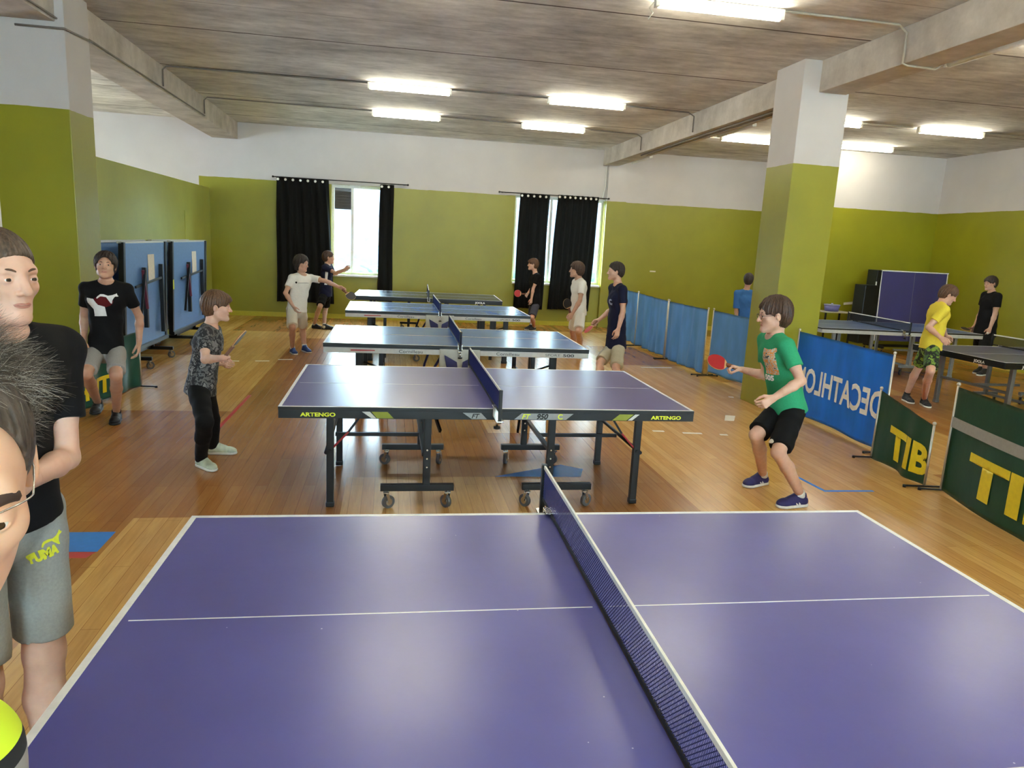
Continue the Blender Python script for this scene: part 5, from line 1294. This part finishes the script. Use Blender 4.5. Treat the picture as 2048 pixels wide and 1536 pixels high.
root, so, po, O, A = person('tall teenager in a black t-shirt and grey shorts at the left edge of the photo', J, H, (.86, -.50), (.86, -.50), SKP, BKC, fabric('grey_shorts_cloth', (150, 150, 145)), (SH_BK, SOLE_W), dict(m=HBZ, short=.064, fringe=.066, back=-.035, th=.0045, amp=.0012, vol=0, side=.0), hs=1.0, pitch=-.02, vox=.0055, hvox=.0019, shorts_len=.84, sleeve=.64, curlL=(.5, .6, .4), handL=dict(thumb=.4), socks=SKWH, stout=.84, armk=.84, shirt_len=.045, jaw=.90, brow=mat('brown_brow', (92, 66, 50), .8))
YLP = fabric('yellow_print', (214, 214, 60))
decal(po, O, (106, 1078), poly_bm(CAT[::-1], .032), YLP, name='cat_print'); decal(po, O, (88, 1108), txt_bm('PUMA', .038, .085, .003), YLP, name='lettering', rot=.18)

# man taking the picture, lower left corner
def man():
    H = 1.72; J = {}; hc = npv(at(-150, 952, d=.62)); J['head'] = hc
    look = -hc + npv(CAM); look[2] = 0; look = nrm(look)
    J['neck'] = npv(at(-352, 1352, d=.74)); 
    a = -.95; bf = rotz(look, a); bf = nrm(bf); rt = np.cross(bf, [0, 0, 1.0])
    J['pelvis'] = J['neck'] - V3(.10, 0, .30 * H); sp = nrm(J['neck'] - J['pelvis'])
    J['shR'] = J['neck'] + rt * .10 * H - sp * .03 * H; J['shL'] = J['neck'] - rt * .10 * H - sp * .035 * H
    J['hipR'] = J['pelvis'] + rt * .052 * H - sp * .03 * H; J['hipL'] = J['pelvis'] - rt * .052 * H - sp * .03 * H
    for q in 'LR':
        sg = -1 if q == 'L' else 1
        J['el' + q] = J['sh' + q] + V3(0, 0, -.172 * H) + rt * sg * .03; J['wr' + q] = J['el' + q] + V3(0, 0, -.12 * H) + bf * .13
        h = J['hip' + q]; J['kn' + q] = V3(h[0], h[1], .5); J['an' + q] = V3(h[0], h[1], .08); J['toe' + q] = J['an' + q] + bf * .16; J['toe' + q][2] = .035; J['lift' + q] = 0
    look = rotz(look, .12)
    return J, H, look, bf
J, H, look, bf = man(); print('man', J['head'], J['neck'], look)
def jersey():
    t = NT('lime_black_grey_jersey'); sep = t.new('ShaderNodeSeparateXYZ'); t.link(t.pos(), sep.inputs[0])
    zr = t.math('MULTIPLY', sep.outputs['Z'], .5); lo, mid_ = at(15, 1492, d=.74).z / 2, at(15, 1452, d=.74).z / 2
    c = t.mix(t.math('GREATER_THAN', zr, lo), lin((150, 150, 150)), lin((30, 32, 36))); c = t.mix(t.math('GREATER_THAN', zr, mid_), c, lin((214, 240, 50)))
    t.link(c, t.b.inputs['Base Color']); t.b.inputs['Roughness'].default_value = .8; return t.m
LIM = jersey()
root, so, po, O, A = person('grey-haired man with rimless glasses leaning in at the lower left corner', J, H, look, bf, SKM, LIM, BKC, (SH_BK, SOLE_W), dict(m=HDG, open=(.078, .092, .100), fringe=.092, back=-.05, th=.005, amp=.001), hs=1.0, pitch=-.33, brw=1.9, roll=0, vox=.006, hvox=.0017, headL=1.05)
hc = J['head']
def strands(n, seed, rad, spread, mats, name):
    r = np.random.default_rng(seed); R, F, U = A; V = []; Fc = []
    cnt = 0
    while cnt < n:
        a = r.uniform(-PI, PI); e = r.uniform(-.35, 1.5); dx, dy, dz = math.sin(a) * math.cos(e), math.cos(a) * math.cos(e), math.sin(e)
        # hairline: high over the forehead, low behind the ears
        if dy > .50 - .35 * abs(dx) and dz < .80: continue
        if dy > .1 and dz < .10: continue
        if dz < -.25 and dy > -.3: continue
        p = np.array([.078 * dx, -.014 + .098 * dy, .034 + .087 * dz]); nn = nrm([dx / .078, dy / .098, dz / .087])
        fl = np.array([nn[0] * .7 + r.normal(0, spread), nn[1] * .5 + .25 * (dz > .3) + r.normal(0, spread), nn[2] * .4 + .25 + r.normal(0, spread)])
        L = r.uniform(.020, .042) * (1.25 if dz > .3 else .75); q = p - nn * .004; pts = [q]; v = nrm(fl)
        for k in range(4):
            q = q + v * L / 4; pts.append(q); v = nrm(v + np.array([0, 0, -.16]) + r.normal(0, .10, 3))
        pts = [hc - O + (R * x[0] + F * x[1] + U * x[2]) for x in pts]
        d = nrm(pts[-1] - pts[0]); sx = nrm(np.cross(d, U + .1)); sy = np.cross(d, sx); b0 = len(V)
        for k, x in enumerate(pts):
            rr = rad * (1 - .18 * k)
            for t in (0, 2.094, 4.189): V.append(x + (sx * math.cos(t) + sy * math.sin(t)) * rr)
        for k in range(4):
            for t in range(3): Fc.append((b0 + k * 3 + t, b0 + k * 3 + (t + 1) % 3, b0 + (k + 1) * 3 + (t + 1) % 3, b0 + (k + 1) * 3 + t))
        cnt += 1
    me = bpy.data.meshes.new(name); me.from_pydata([tuple(v) for v in V], [], Fc); me.materials.append(mats); o = bpy.data.objects.new(name, me); C.objects.link(o); o.parent = root; return o
strands(9000, 1, .00022, .28, hair_mat('grey_brown_hair', (58, 50, 42), (110, 98, 84)), 'hair')
strands(2200, 2, .00020, .42, mat('silver_hair', (196, 190, 178), .35), 'grey_hair')
R, F, U = A; P = lambda x, y, z: Vector(tuple(hc + R * x + F * y + U * z - O))
def sp(b):
    for q in (-1, 1):
        path_tube(b, smooth_pts([P(q * .010, .103, .014), P(q * .022, .106, .024), P(q * .044, .098, .026), P(q * .055, .087, .022), P(q * .062, .072, .014)]), .0008, 6)
        path_tube(b, [P(q * .062, .072, .014), P(q * .068, .05, .013), P(q * .073, .03, .012), P(q * .077, .0, .010)], .0009, 6)
    path_tube(b, [P(-.010, .102, .012), P(0, .105, .014), P(.010, .102, .012)], .0011, 6)
one('glasses', sp, mat('thin_silver_wire', (200, 196, 186), .25, .8), root)
# ------------------------------------------------------------------ view
vs = sc.view_settings; vs.view_transform = 'Standard'; vs.look = 'None'; vs.gamma = 1; vs.use_curve_mapping = False; vs.exposure = 1.02
sc.cycles.use_denoising = True; sc.cycles.use_light_tree = True
sc.cycles.max_bounces = 7; sc.cycles.diffuse_bounces = 4; sc.cycles.glossy_bounces = 3; sc.cycles.transparent_max_bounces = 12; sc.cycles.caustics_reflective = False; sc.cycles.caustics_refractive = False
sc.cycles.sample_clamp_indirect = 25
